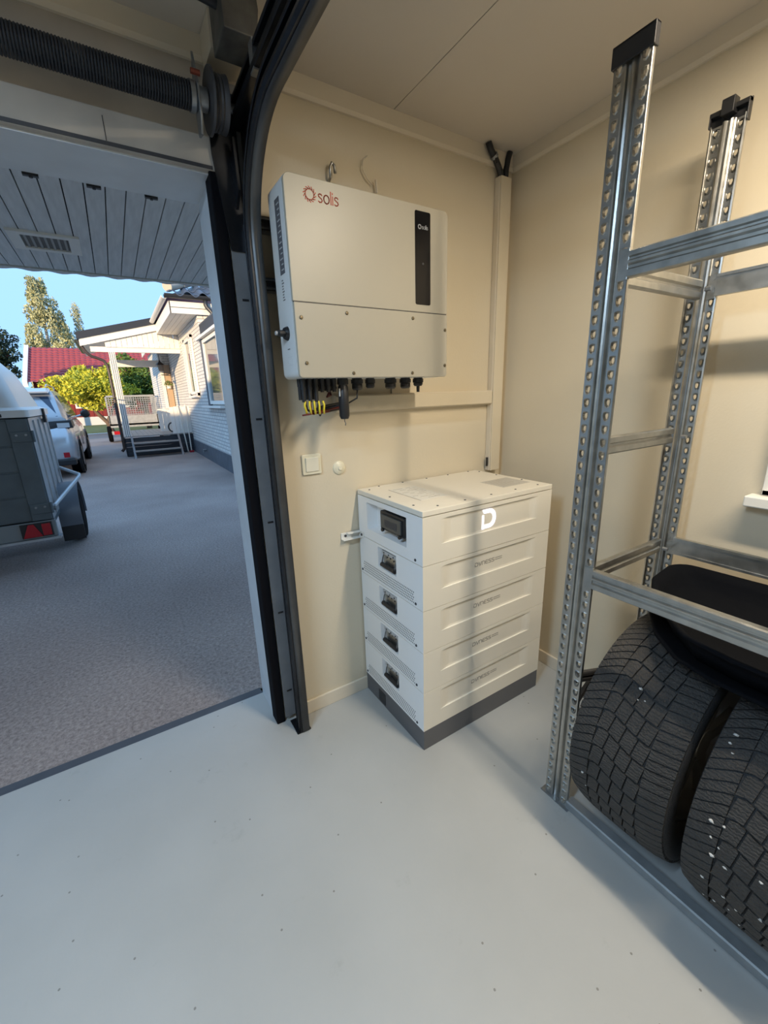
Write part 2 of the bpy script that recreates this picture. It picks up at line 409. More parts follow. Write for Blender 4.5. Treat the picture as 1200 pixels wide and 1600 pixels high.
# added unseen fill batten, cool light for the left floor and left-facing sides
L2X, L2Y = -2.70, -1.35
fill_lamp = thing('ceiling_lamp', (L2X, L2Y, HC), 'added daylight-coloured fill batten on the ceiling behind the open doorway', 'lamp')
MB().box(L2X - .6, L2X + .6, L2Y - .05, L2Y + .05, HC - 0.035, HC).build('housing', M_white, fill_lamp, bevel=0.006)
MB().prism([(L2Y - .04, HC - 0.035), (L2Y - .03, HC - 0.062), (L2Y + .03, HC - 0.062), (L2Y + .04, HC - 0.035)], 0, L2X - .57, L2X + .57).build('diffuser', mat('fill_diffuser_cool', (0.9, 0.9, 0.9), 0.5, emit=(0.55, 0.78, 1.0), estr=4.0), fill_lamp)
for xx in (L2X - .6, L2X + .57):
    MB().box(xx, xx + 0.03, L2Y - .045, L2Y + .045, HC - 0.066, HC - 0.03).build('end_cap', M_white, fill_lamp, bevel=0.004)
l2 = bpy.data.lights.new('fill_light_cool', 'AREA'); l2.shape = 'RECTANGLE'; l2.size = 1.15; l2.size_y = 0.06
l2.energy = 48; l2.color = (0.52, 0.74, 1.0)
l2o = bpy.data.objects.new('fill_light_cool', l2); COL.objects.link(l2o); l2o.parent = fill_lamp; l2o.location = (0, 0, -0.066)

# ------------------------------------------------------------------ garage door hardware
hw = thing('door_track', (-1.27, -0.05, 0.0), 'dark steel overhead door track curving up beside the door opening', 'door track')
def sweep(section, path):
    """section in (x, n): x world offset, n offset to the inside of the bend; path in (y, z)"""
    mb = MB(); k = len(section); P = [Vector((0, a, b)) for a, b in path]; vs = []
    for i, p in enumerate(P):
        d = (P[min(i+1, len(P)-1)] - P[max(i-1, 0)]).normalized()
        nrm = Vector((0, -d.z, d.y)) if True else None
        for sx, sn in section: vs.append((sx, p.y + nrm.y * sn, p.z + nrm.z * sn))
    fs = [(i*k+j, i*k+j+1, (i+1)*k+j+1, (i+1)*k+j) for i in range(len(P)-1) for j in range(k-1)]
    mb.add(vs, fs); return mb
Rb = 0.34; zc = 1.88; yc = -0.05 - Rb
path = [(-0.05, 0.004), (-0.05, 0.6), (-0.05, 1.2), (-0.05, zc)]
for i in range(1, 19):
    a = math.radians(90 * i / 18); path.append((yc + Rb * math.cos(a), zc + Rb * math.sin(a)))
path += [(-1.0, zc + Rb), (-2.9, zc + Rb)]
# C channel open towards the door opening; the bend's inside is the room side
sec = [(-1.284, 0.010), (-1.284, 0.0), (-1.252, 0.0), (-1.246, 0.006), (-1.246, 0.046), (-1.252, 0.052), (-1.284, 0.052), (-1.290, 0.046), (-1.290, 0.038)]
t_ = sweep(sec, path).build('track_channel', M_track, hw, smooth=True)
so = t_.modifiers.new('solid', 'SOLIDIFY'); so.thickness = 0.002; so.offset = 0
sec2 = [(-1.278, 0.0545), (-1.262, 0.0545), (-1.2455, 0.0545)]
t2 = sweep(sec2, path).build('track_lip', M_trackl, hw, smooth=True)
so = t2.modifiers.new('solid', 'SOLIDIFY'); so.thickness = 0.0025; so.offset = 0
# upper horizontal track of the double track
pathu = [(-0.02, 2.285), (-0.3, 2.292), (-1.0, 2.30), (-2.9, 2.31)]
t3 = sweep([(-1.284, 0.010), (-1.284, 0.0), (-1.250, 0.0), (-1.246, 0.006), (-1.246, 0.046), (-1.252, 0.052), (-1.284, 0.052), (-1.290, 0.044)], pathu).build('upper_track', M_track, hw, smooth=True)
so = t3.modifiers.new('solid', 'SOLIDIFY'); so.thickness = 0.002; so.offset = 0
# wall angle that carries the track, with slots
MB().box(-1.318, -1.238, -0.004, 0.0, 0.03, 2.36).build('wall_angle', mat('frame_grey_steel', (0.26, 0.27, 0.285), 0.5, metal=0.3, var=0.2, vscale=9), hw)
MB().box(-1.2415, -1.2385, -0.052, -0.004, 0.03, 2.30).build('angle_flange', M_track, hw)
for z in (0.16, 0.55, 0.95, 1.35, 1.75):
    MB().box(-1.300, -1.278, -0.0055, -0.004, z, z + 0.007).build('slot', M_black, hw)
for z in (0.22, 0.9, 1.55):
    MB().cyl((-1.262, -0.004, z), (-1.262, -0.010, z), 0.006, n=6).build('bolt', M_galvd, hw)
MB().box(-1.30, -1.238, -0.10, -0.004, 0.0, 0.004).build('foot_plate', M_track, hw)
# side plate between the tracks, brackets
MB().prism([(-0.004, 1.86), (-0.004, 2.34), (-0.16, 2.34), (-0.10, 2.12), (-0.052, 1.98)], 0, -1.2465, -1.2435).build('side_plate', M_track, hw)
MB().prism([(-1.318, 1.90), (-1.345, 2.16), (-1.345, 2.33), (-1.262, 2.33), (-1.262, 1.90)], 1, -0.012, -0.006).build('back_plate', M_track, hw)
MB().prism([(-0.012, 1.80), (-0.012, 1.98), (-0.03, 1.96), (-0.038, 1.86)], 0, -1.272, -1.268).build('gusset', M_galvd, hw)
MB().prism([(-0.012, 2.02), (-0.012, 2.16), (-0.05, 2.20), (-0.055, 2.06)], 0, -1.288, -1.280).build('gusset', M_track, hw)
hb = MB().box(-1.292, -1.240, -0.685, -0.655, 2.19, HC).build('hanger_strap', M_galvd, hw)
MB().box(-1.286, -1.240, -0.30, -0.27, 2.235, 2.30).build('track_clip', M_galvd, hw)
# black seal standing in the opening
seal = MB().box(-1.356, -1.318, 0.006, 0.075, 0.0, OZ + 0.02)
tag(seal.build('door_seal', mat('seal_rubber', (0.004, 0.004, 0.006), 0.9, spec=0.15), bevel=0.004), 'black rubber door seal strip down the right side of the doorway', 'door seal')
# torsion spring on its shaft
SY, SZ = -0.085, 2.252
sp = thing('torsion_spring', (-2.0, SY, SZ - 0.05), 'dark coiled torsion spring lying along the header above the doorway', 'spring')
mb = MB(); turns = 190; x0s, x1s = -1.400, -2.72; nseg = 14; pts = []
for i in range(turns * nseg + 1):
    t = i / (turns * nseg); a = 2 * math.pi * i / nseg
    pts.append((x0s + (x1s - x0s) * t, SY + 0.031 * math.cos(a), SZ + 0.031 * math.sin(a)))
mb.tube(pts, 0.0034, 5); mb.build('coil', M_spring, sp, smooth='all')
MB().cyl((-3.8, SY, SZ), (-1.25, SY, SZ), 0.0125, n=14).build('shaft', M_galvd, sp, smooth=True)
MB().lathe([(0.013, 0), (0.036, 0), (0.036, 0.012), (0.028, 0.02), (0.028, 0.045), (0.013, 0.05)], (-1.405, SY, SZ), (1, 0, 0), 20).build('winding_cone', M_galvd, sp, smooth=True)
MB().prism([(SY - 0.012, SZ - 0.09), (SY + 0.022, SZ - 0.085), (SY + 0.03, SZ + 0.02), (SY - 0.002, SZ + 0.105), (SY - 0.03, SZ + 0.02), (SY - 0.03, SZ - 0.05)], 0, -1.388, -1.382).build('pointed_plate', M_galvd, sp, bevel=0.001)
for dy in (-0.026, 0.022):
    MB().cyl((-1.40, SY + dy, SZ + 0.045), (-1.376, SY + dy, SZ + 0.045), 0.007, n=8).build('set_screw', mat('rusty_screw', (0.20, 0.05, 0.03), 0.6, metal=0.5), sp)
MB().lathe([(0.0, 0.0), (0.076, 0.0), (0.078, 0.006), (0.066, 0.010), (0.063, 0.014), (0.066, 0.018), (0.063, 0.023), (0.066, 0.028), (0.063, 0.033), (0.066, 0.038), (0.068, 0.046), (0.0, 0.048)], (-1.356, SY, SZ), (1, 0, 0), 32).build('cable_drum', M_dark, sp, smooth=True)
# bearing bracket and cover on the ceiling, with a rod
br = thing('spring_bracket', (-1.30, -0.12, 2.34), 'grimy grey steel bracket under the ceiling beside the curved track', 'bracket')
MB().prism([(-1.335, 2.335), (-1.335, HC - 0.002), (-1.245, HC - 0.002), (-1.240, 2.40), (-1.246, 2.36), (-1.25, 2.335)], 1, -0.245, -0.125).build('bracket_body', mat('grimy_steel', (0.17, 0.165, 0.155), 0.55, metal=0.4, var=0.5, vscale=18), br, bevel=0.003)
MB().cyl((-1.62, -0.20, 2.436), (-1.335, -0.20, 2.405), 0.011, n=10).build('rod', M_spring, br, smooth=True)
MB().box(-1.34, -1.248, -0.122, -0.016, 2.36, 2.445).build('beam_end', M_trim, br)

# ------------------------------------------------------------------ hybrid inverter
IX0, IX1, IZ0, IZ1, IYF, IYB = -1.214, -0.597, 1.487, 2.052, -0.25, -0.11
inv = thing('inverter', (-0.905, -0.11, IZ0), 'white wall-mounted solar inverter with black display strip and red logo', 'inverter')
# mounting rails
for z in (1.985, 1.803):
    r_ = MB(); r_.box(-1.245, -0.62, -0.041, -0.001, z - 0.02, z - 0.017); r_.box(-1.245, -0.62, -0.041, -0.001, z + 0.017, z + 0.02); r_.box(-1.245, -0.62, -0.004, -0.001, z - 0.02, z + 0.02)
    r_.box(-1.245, -0.62, -0.041, -0.038, z - 0.02, z - 0.011); r_.box(-1.245, -0.62, -0.041, -0.038, z + 0.011, z + 0.02)
    tag(r_.build('mounting_rail', M_galvd), 'grey slotted steel rail behind the inverter, ' + ('upper one' if z > 1.9 else 'lower one'), 'rail', 'rails behind the inverter')
MB().box(IX0 + 0.035, IX1 - 0.035, IYB, -0.0415, IZ0 + 0.03, IZ1 - 0.03).build('heat_sink', M_dark, inv, bevel=0.004)
# upper housing: side shell + front cover above the seam
ZS = 1.712
def chamfer_rect(x0, x1, z0, z1, r, n=4):
    P = []
    for cx, cz, a in ((x1 - r, z1 - r, 0), (x0 + r, z1 - r, 90), (x0 + r, z0 + r, 180), (x1 - r, z0 + r, 270)):
        for i in range(n + 1):
            t = math.radians(a + 90 * i / n); P.append((cx + r * math.cos(t), cz + r * math.sin(t)))
    return P
shell = MB()
ringA = chamfer_rect(IX0, IX1, IZ0, IZ1, 0.018)
shell.prism(ringA, 1, IYB, IYF + 0.012)
shell.build('body_shell', M_invside, inv, smooth=True)
fc = MB()
def face_ring(x0, x1, z0, z1, rt, rb, n=5):
    P = []
    for cx, cz, a, r in ((x1 - rt, z1 - rt, 0, rt), (x0 + rt, z1 - rt, 90, rt), (x0 + rb, z0 + rb, 180, rb), (x1 - rb, z0 + rb, 270, rb)):
        for i in range(n + 1):
            t = math.radians(a + 90 * i / n); P.append((cx + r * math.cos(t), cz + r * math.sin(t)))
    return P
fc.prism(face_ring(IX0, IX1, ZS + 0.0012, IZ1, 0.020, 0.002), 1, IYF, IYF + 0.0115)
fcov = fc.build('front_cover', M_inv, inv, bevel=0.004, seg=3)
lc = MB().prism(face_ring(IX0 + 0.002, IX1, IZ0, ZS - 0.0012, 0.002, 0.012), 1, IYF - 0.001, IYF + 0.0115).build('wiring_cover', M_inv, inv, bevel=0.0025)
MB().box(IX0 + 0.003, IX1 - 0.003, IYF + 0.002, IYF + 0.011, ZS - 0.0012, ZS + 0.0012).build('cover_seam', M_dark, inv)
for sx, sz in ((-1.192, ZS - 0.045), (-1.03, ZS - 0.022), (-0.76, ZS - 0.022), (-0.608, ZS - 0.055), (-1.185, IZ0 + 0.045), (-1.015, IZ0 + 0.014), (-0.765, IZ0 + 0.014), (-0.608, IZ0 + 0.042)):
    b_ = MB().lathe([(0.0, 0.004), (0.004, 0.0038), (0.0058, 0.002), (0.0058, 0.0)], (sx, IYF - 0.001, sz), (0, -1, 0), 12).build('cover_screw', M_screw, lc, smooth=True)
scr = MB().prism(chamfer_rect(-0.746, -0.678, 1.738, 2.034, 0.006), 1, IYF - 0.0015, IYF + 0.003).build('display_panel', M_screen, inv, bevel=0.001)
MB().lathe([(0.0, 0.0006), (0.004, 0.0006), (0.004, 0.0)], (-0.712, IYF - 0.0015, 1.872), (0, -1, 0), 14).build('sensor_dot', M_dark, scr)
# lettering
def solis(O, hgt, w, m, parent, sun=True):
    k = hgt
    def sh(l, dx): return [(dx + a * k, b * k) for a, b in l]
    S = [(.36, .52), (.28, .60), (.15, .61), (.05, .54), (.06, .42), (.18, .34), (.32, .26), (.37, .14), (.28, .03), (.14, 0), (.02, .07)]
    L = []; x = 0
    L.append(sh(S, x)); x += .52 * k
    L.append(sh(arc(.25, .305, .25, .305, 0, 360, 20), x)); x += .66 * k
    L.append(sh([(0, 0), (0, .92)], x)); x += .17 * k
    L.append(sh([(0, 0), (0, .61)], x)); L.append(sh([(0, .78), (0, .86)], x)); x += .15 * k
    L.append(sh(S, x))
    o = MB().strokes(L, O, (1, 0, 0), (0, 0, 1), w).build('logo_lettering', m, parent, flip=True)
    if sun:
        mb = MB(); cx, cz, r = -.75 * k, .42 * k, .40 * k; ls = []
        for i in range(14):
            a = math.radians(i * 360 / 14); a2 = a + math.radians(20)
            ls.append([(cx + r * math.cos(a), cz + r * math.sin(a)), (cx + 1.12 * r * math.cos(a + .12), cz + 1.12 * r * math.sin(a + .12)), (cx + 1.42 * r * math.cos(a2), cz + 1.42 * r * math.sin(a2))])
            ls.append([(cx + r * math.cos(a), cz + r * math.sin(a)), (cx + .92 * r * math.cos(a2), cz + .92 * r * math.sin(a2))])
        mb.strokes(ls, O, (1, 0, 0), (0, 0, 1), w * .8).build('logo_sun', m, parent)
solis((-1.107, IYF - 0.0001, 1.992), 0.036, 0.0032, M_solis, fcov)
solis((-0.716, IYF - 0.0016, 1.980), 0.0135, 0.0012, M_printw, scr)
# side rating label, printed lines and switch
XSd = IX0 - 0.0002
lab = MB().box(XSd - 0.0006, XSd, -0.205, -0.165, 1.80, 2.005).build('rating_label', mat('label_dark_grey', (0.13, 0.13, 0.14), 0.45), inv)
ls = []
for i in range(13):
    z = 1.812 + i * 0.0148
    ls.append([(-0.199, z), (-0.199 + random.uniform(.012, .03), z)])
MB().strokes([[(-a, b) for a, b in l] for l in ls], (XSd - 0.0007, 0, 0), (0, -1, 0), (0, 0, 1), 0.0035).build('label_print', mat('print_light_grey', (0.5, 0.5, 0.5), 0.5), lab)
ls = [[(0.170, 1.728 + i * 0.008), (0.170 + (0.010 if i % 3 else 0.016), 1.728 + i * 0.008)] for i in range(8)]
MB().strokes(ls, (XSd, 0, 0), (0, -1, 0), (0, 0, 1), 0.0028).build('side_print', M_print, inv)
ls = [[(0.168 + k * .007, 1.535 + .002 * (k % 2)), (0.171 + k * .007, 1.549)] for k in range(5)] + [[(.165, 1.530), (.203, 1.530)], [(.165, 1.556), (.203, 1.556)]]
MB().strokes(ls, (XSd, 0, 0), (0, -1, 0), (0, 0, 1), 0.0018).build('sticker_print', M_printw, inv)
MB().strokes([[(.170, 1.580), (.19, 1.580)]], (XSd, 0, 0), (0, -1, 0), (0, 0, 1), 0.003).build('switch_print', M_print, inv)
sw = MB().lathe([(0.0, 0.012), (0.017, 0.012), (0.020, 0.006), (0.022, 0.0)], (IX0, -0.178, 1.628), (-1, 0, 0), 20).build('switch_base', M_black, inv, smooth=True)
k_ = MB(); k_.cyl((IX0 - 0.012, -0.178, 1.628), (IX0 - 0.034, -0.178, 1.628), 0.011, 0.009, 14); k_.box(IX0 - 0.032, IX0 - 0.014, -0.201, -0.155, 1.624, 1.632)
k_.build('switch_knob', M_black, sw, smooth=True)
MB().cyl((IX0 - 0.034, -0.178, 1.628), (IX0 - 0.0405, -0.178, 1.628), 0.0065, n=12).build('knob_cap', M_plabel, sw)
# cable glands below
def gland(x, y, r, h_, parent):
    g = MB().lathe([(0.0, 0), (r * .92, 0), (r * .92, -.004), (r * 1.08, -.005), (r * 1.08, -.018), (r * .9, -.019), (r * .95, -.021), (r * .95, -h_ + .006), (r * .7, -h_), (0, -h_)], (x, y, IZ0), (0, 0, 1), 12)
    return g.build('cable_gland', M_black, parent, smooth=True)
for x, r, h_ in ((-0.962, .021, .042), (-0.906, .018, .036), (-0.815, .022, .040), (-0.745, .021, .040), (-0.682, .020, .032)):
    gland(x, -0.175, r, h_, inv)
MB().cyl((-0.682, -0.175, IZ0 - .03), (-0.682, -0.175, IZ0 - .055), 0.007, 0.006, 10).build('gland_plug', M_black, inv)
# row of DC plugs, longer pair in front
for i in range(6):
    x = -1.178 + i * 0.0235; y = -0.185
    lng = 0.078 if i < 3 else 0.046
    p_ = MB(); p_.cyl((x, y, IZ0), (x, y, IZ0 - 0.02), 0.0085, n=10); p_.cyl((x, y, IZ0 - 0.02), (x, y, IZ0 - lng), 0.0075, 0.0065, 10); p_.cyl((x, y, IZ0 - 0.028), (x, y, IZ0 - 0.036), 0.0095, n=8)
    p_.build('dc_plug', M_black, inv, smooth=True)
    q_ = MB(); q_.cyl((x, y + .03, IZ0), (x, y + .03, IZ0 - 0.026), 0.0085, n=10); q_.cyl((x, y + .03, IZ0 - .026), (x, y + .03, IZ0 - lng * .9), 0.007, n=10)
    q_.build('dc_plug', M_black, inv, smooth=True)
for i in range(5):   # yellow markers on the cable ends
    x = -1.176 + i * 0.0165
    MB().tube([(x, -0.188, 1.412), (x - .004 + .002 * i, -0.19, 1.398), (x + .003, -0.185, 1.378), (x + .008, -0.175, 1.368)], 0.0036, 6).build('yellow_marker', M_yellow, inv, smooth='all')
for i, (z, r) in enumerate(((1.376, .0042), (1.368, .0042), (1.384, .0042), (1.362, .0042))):
    MB().tube([(-1.172 + i * .016, -0.183, 1.412), (-1.168 + i * .014, -0.18, 1.385), (-1.15 + i * .012, -0.165, z), (-1.09, -0.12, z + .006), (-1.0, -0.075, z + .014), (-0.94, -.045, z + .02)], r, 7).build('dc_cable', M_black if i != 1 else M_red, inv, smooth='all')
MB().tube([(-1.19, -.19, 1.366), (-1.16, -.18, 1.368), (-1.06, -.13, 1.372)], 0.003, 6).build('loose_cable', M_red, inv, smooth='all')
MB().tube([(-1.07, -.16, 1.44), (-1.075, -.15, 1.425), (-1.05, -.13, 1.43), (-1.045, -.11, 1.45)], 0.004, 6).build('red_lead', M_red, inv, smooth='all')
# wifi stick
d_ = MB().lathe([(0.0, 0), (.017, 0), (.020, -.01), (.020, -.024), (.016, -.028), (.0185, -.034), (.0185, -.135), (.014, -.146), (0, -.146)], (-1.026, -0.185, IZ0 + .004), (0, 0, 1), 16).build('data_logger_stick', M_black, inv, smooth=True)
MB().box(-1.046, -1.0445, -0.198, -0.19, 1.425, 1.452).build('stick_label', M_white, d_)
MB().tube([(-1.026, -.185, IZ0 - .142), (-1.026, -.185, IZ0 - .152), (-1.023, -.186, IZ0 - .158), (-1.024, -.184, IZ0 - .166)], 0.0018, 5).build('wire_hook', M_galvd, d_)
MB().tube([(-0.962, -.175, IZ0 - .04), (-0.965, -.175, IZ0 - .07), (-0.99, -.15, IZ0 - .088), (-1.05, -.12, IZ0 - .1), (-1.09, -.10, IZ0 - .108)], 0.0032, 6).build('signal_cable', M_black, inv, smooth='all')

# hook, loose wire and clip on the wall above the inverter
hk = MB().tube([(-0.945, -0.001, 2.165), (-0.945, -0.02, 2.175), (-0.945, -0.022, 2.205), (-0.938, -.022, 2.218), (-0.928, -.022, 2.212), (-0.926, -.022, 2.19)], 0.0055, 8)
tag(hk.build('steel_hook', M_galv, smooth='all'), 'small zinc hook on the wall above the inverter', 'hook')
wr = MB().tube([(-0.765, -0.012, 2.19), (-0.79, -0.012, 2.205), (-0.808, -.014, 2.232), (-0.803, -.014, 2.262), (-0.785, -.012, 2.276)], 0.0022, 6)
tag(wr.build('loose_wire', M_trim, smooth='all'), 'thin pale wire curling up the wall above the inverter', 'wire')
cp = MB(); cp.tube([(-0.748, -0.015, 2.165), (-0.755, -.02, 2.205)], 0.0045, 8)
tag(cp.build('cable_stub', M_trim, smooth=True), 'short pale cable stub beside the curling wire above the inverter', 'cable')

# ------------------------------------------------------------------ trunking and corner cables
tr = thing('cable_trunking', (-0.075, -0.02, 1.03), 'cream plastic cable trunking running up the corner beside the inverter', 'trunking')
MB().box(-0.112, -0.042, -0.032, -0.001, 1.02, 2.345).build('vertical_duct', M_trim, tr, bevel=0.003)
MB().box(-0.109, -0.045, -0.040, -0.032, 1.02, 2.345).build('vertical_cover', M_wall, tr, bevel=0.003)
MB().box(-0.985, -0.112, -0.030, -0.001, 1.362, 1.43).build('horizontal_duct', M_trim, tr, bevel=0.003)
MB().box(-0.985, -0.112, -0.037, -0.030, 1.366, 1.426).build('horizontal_cover', M_wall, tr, bevel=0.003)
MB().box(-0.700, -0.694, -0.01, -0.001, 1.43, 1.487).build('wire_drop', M_trim, tr)
MB().tube([(-0.118, -0.02, 1.09), (-0.119, -0.022, 1.06), (-0.117, -.02, 1.045)], 0.006, 6).build('cable_end', M_black, tr)
c1 = MB().tube([(-0.062, -0.018, 2.33), (-0.060, -0.018, 2.38), (-0.055, -0.022, 2.42), (-0.052, -0.03, HC - .001)], 0.013, 10)
tag(c1.build('corner_cable', M_black, smooth='all'), 'black conduit rising straight from the trunking into the ceiling corner', 'cable')
c2 = thing('bent_conduit', (-0.12, -0.03, 2.33), 'black conduit bending left from the trunking top into the ceiling', 'cable')
MB().tube([(-0.088, -0.02, 2.33), (-0.095, -0.02, 2.355), (-0.115, -0.024, 2.38), (-0.145, -0.03, 2.405), (-0.175, -0.034, 2.425), (-0.195, -0.038, HC - .001)], 0.013, 10).build('conduit', M_black, c2, smooth='all')
MB().lathe([(0.0145, -0.006), (0.0165, -0.006), (0.0165, 0.006), (0.0145, 0.006)], (-0.150, -0.031, 2.408), (-0.8, -0.1, 0.55), 14).build('collar', M_galvd, c2, smooth=True)
MB().tube([(-0.150, -0.04, 2.398), (-0.150, -0.043, 2.382), (-0.148, -0.043, 2.376)], 0.0045, 6).build('clip', M_black, c2)

# ------------------------------------------------------------------ switch and button
sw_ = thing('light_switch', (-1.097, 0.0, 1.122), 'square ivory rocker light switch on the wall under the inverter', 'switch')
fr = MB().prism(chamfer_rect(-1.138, -1.056, 1.122, 1.204, 0.005), 1, -0.010, 0.0).build('frame', M_ivory, sw_, bevel=0.0025)
MB().prism([(0.0 - 0.009, 1.134), (-0.014, 1.134), (-0.019, 1.192), (-0.009, 1.192)], 0, -1.125, -1.069).build('rocker', mat('ivory_rocker', (0.84, 0.78, 0.62), 0.3), sw_, bevel=0.002)
bt = thing('push_button', (-0.973, 0.0, 1.105), 'round ivory push button to the right of the light switch', 'button')
MB().lathe([(0.0, 0.012), (0.016, 0.012), (0.019, 0.010), (0.027, 0.006), (0.029, 0.0)], (-0.973, 0.0, 1.134), (0, -1, 0), 28).build('housing', M_ivory, bt, smooth=True)
MB().lathe([(0.0, 0.017), (0.008, 0.017), (0.010, 0.015), (0.010, 0.012)], (-0.973, 0.0, 1.134), (0, -1, 0), 20).build('plunger', M_ivory, bt, smooth=True)

# ------------------------------------------------------------------ battery tower
BX0, BX1, BY0, BY1 = -0.894, -0.189, -0.477, -0.008
bat = thing('battery_tower', ((BX0 + BX1) / 2, (BY0 + BY1) / 2, 0.0), 'white stacked home battery tower with glowing letter D on the floor', 'battery')
base = MB(); base.box(BX0 + .001, BX1 - .001, BY0 + .001, BY1, 0.0, 0.094)
bs = base.build('plinth', M_batbase, bat, bevel=0.002)
MB().box(BX0 - 0.0005, BX0 + 0.002, -0.182, -0.124, 0.012, 0.072).build('plinth_opening', M_black, bs)
def module(z0, z1, name, recess):
    """module body: ribbed front face (two embossed lines), plain sides; recess = (y0,y1,z0,z1) pocket in the left face"""
    mb = MB(); e = 0.0012
    X = [BX0, BX0 + .085, BX0 + .10, BX0 + .115, BX0 + .135] + [BX0 + .135 + (BX1 - BX0 - .27) * i / 6 for i in range(1, 6)] + [BX1 - .135, BX1 - .115, BX1 - .10, BX1 - .085, BX1]
    za, zb = z0 + .073, z1 - .016
    Z = [z0 + e, za - .006, za - .001, za, za + .006, (za + zb) / 2, zb - .006, zb, zb + .001, zb + .005, z1 - e]
    Z = sorted(z for z in Z if z <= z1 - e + 1e-9)
    def dep(x, z):
        t = min(1, max(0, (x - (BX0 + .085)) / .05)); t *= min(1, max(0, ((BX1 - .085) - x) / .05)); t = t * t * (3 - 2 * t)
        if z <= za - .0005 or z >= zb - .0005: return 0.0
        k = 1.0
        if z < za + .003: k = .8
        return .0075 * t * k
    nx, nz = len(X), len(Z)
    vs = [(x, BY0 + dep(x, z), z) for z in Z for x in X]
    fs = [(j*nx+i, j*nx+i+1, (j+1)*nx+i+1, (j+1)*nx+i) for j in range(nz-1) for i in range(nx-1)]
    mb.add(vs, fs)
    # right, back, top, bottom
    a, b = z0 + e, z1 - e
    y0r, y1r, z0r, z1r = recess
    mb.add([(BX1, BY0, a), (BX1, BY1, a), (BX1, BY1, b), (BX1, BY0, b)], [(0, 1, 2, 3)])
    mb.add([(BX0, BY1, a), (BX1, BY1, a), (BX1, BY1, b), (BX0, BY1, b)], [(0, 3, 2, 1)])
    mb.add([(BX0, BY0, a), (BX1, BY0, a), (BX1, BY1, a), (BX0, BY1, a)], [(0, 3, 2, 1)])
    mb.add([(BX0, BY0, b), (BX1, BY0, b), (BX1, BY1, b), (BX0, BY1, b)], [(0, 1, 2, 3)])
    ob = mb.build(name, M_bat, bat, flip=False)
    # left face with a pocket
    lf = MB(); ys = [BY0, y0r, y1r, BY1]; zs = [a, z0r, z1r, b]
    for i in range(3):
        for j in range(3):
            if i == 1 and j == 1: continue
            lf.add([(BX0, ys[i], zs[j]), (BX0, ys[i+1], zs[j]), (BX0, ys[i+1], zs[j+1]), (BX0, ys[i], zs[j+1])], [(0, 3, 2, 1)])
    d = 0.045; s_ = .008
    o4 = [(BX0, y0r, z0r), (BX0, y1r, z0r), (BX0, y1r, z1r), (BX0, y0r, z1r)]
    i4 = [(BX0 + d, y0r + s_, z0r + s_), (BX0 + d, y1r - s_, z0r + s_), (BX0 + d, y1r - s_, z1r - s_), (BX0 + d, y0r + s_, z1r - s_)]
    lf.add(o4 + i4, [(0, 1, 5, 4), (1, 2, 6, 5), (2, 3, 7, 6), (3, 0, 4, 7), (4, 5, 6, 7)])
    lf.build('side_panel', M_batside, ob, flip=False)
    return ob
zl = [0.094, 0.278, 0.460, 0.641, 0.822]
# plain lettering for the module fronts
def dyness(O, k):
    L = []; x = 0
    def sh(l): L.append([(x + a * k, b * k) for a, b in l])
    sh([(.0, .62), (.5, .62), (.68, .45), (.68, .18), (.5, 0), (.02, 0), (.02, .40)]); x += .90 * k
    sh([(.0, .62), (.22, .1), (.36, .1), (.55, .62)]); sh([(.27, .1), (.2, -.06)]); x += .72 * k
    sh([(.0, 0), (.0, .60), (.42, .62), (.58, .48), (.58, 0)]); x += .80 * k
    sh([(.55, .62), (.1, .62), (.0, .5), (.0, .12), (.1, 0), (.55, 0)]); sh([(.0, .31), (.5, .31)]); x += .74 * k
    for _ in range(2):
        sh([(.55, .62), (.08, .62), (.0, .5), (.08, .34), (.48, .30), (.56, .15), (.46, 0), (.0, 0)]); x += .74 * k
    sh([(.1, .52), (1.7, .52)]); sh([(.1, .18), (1.7, .18)])
    return MB().strokes(L, O, (1, 0, 0), (0, 0, 1), k * .09)
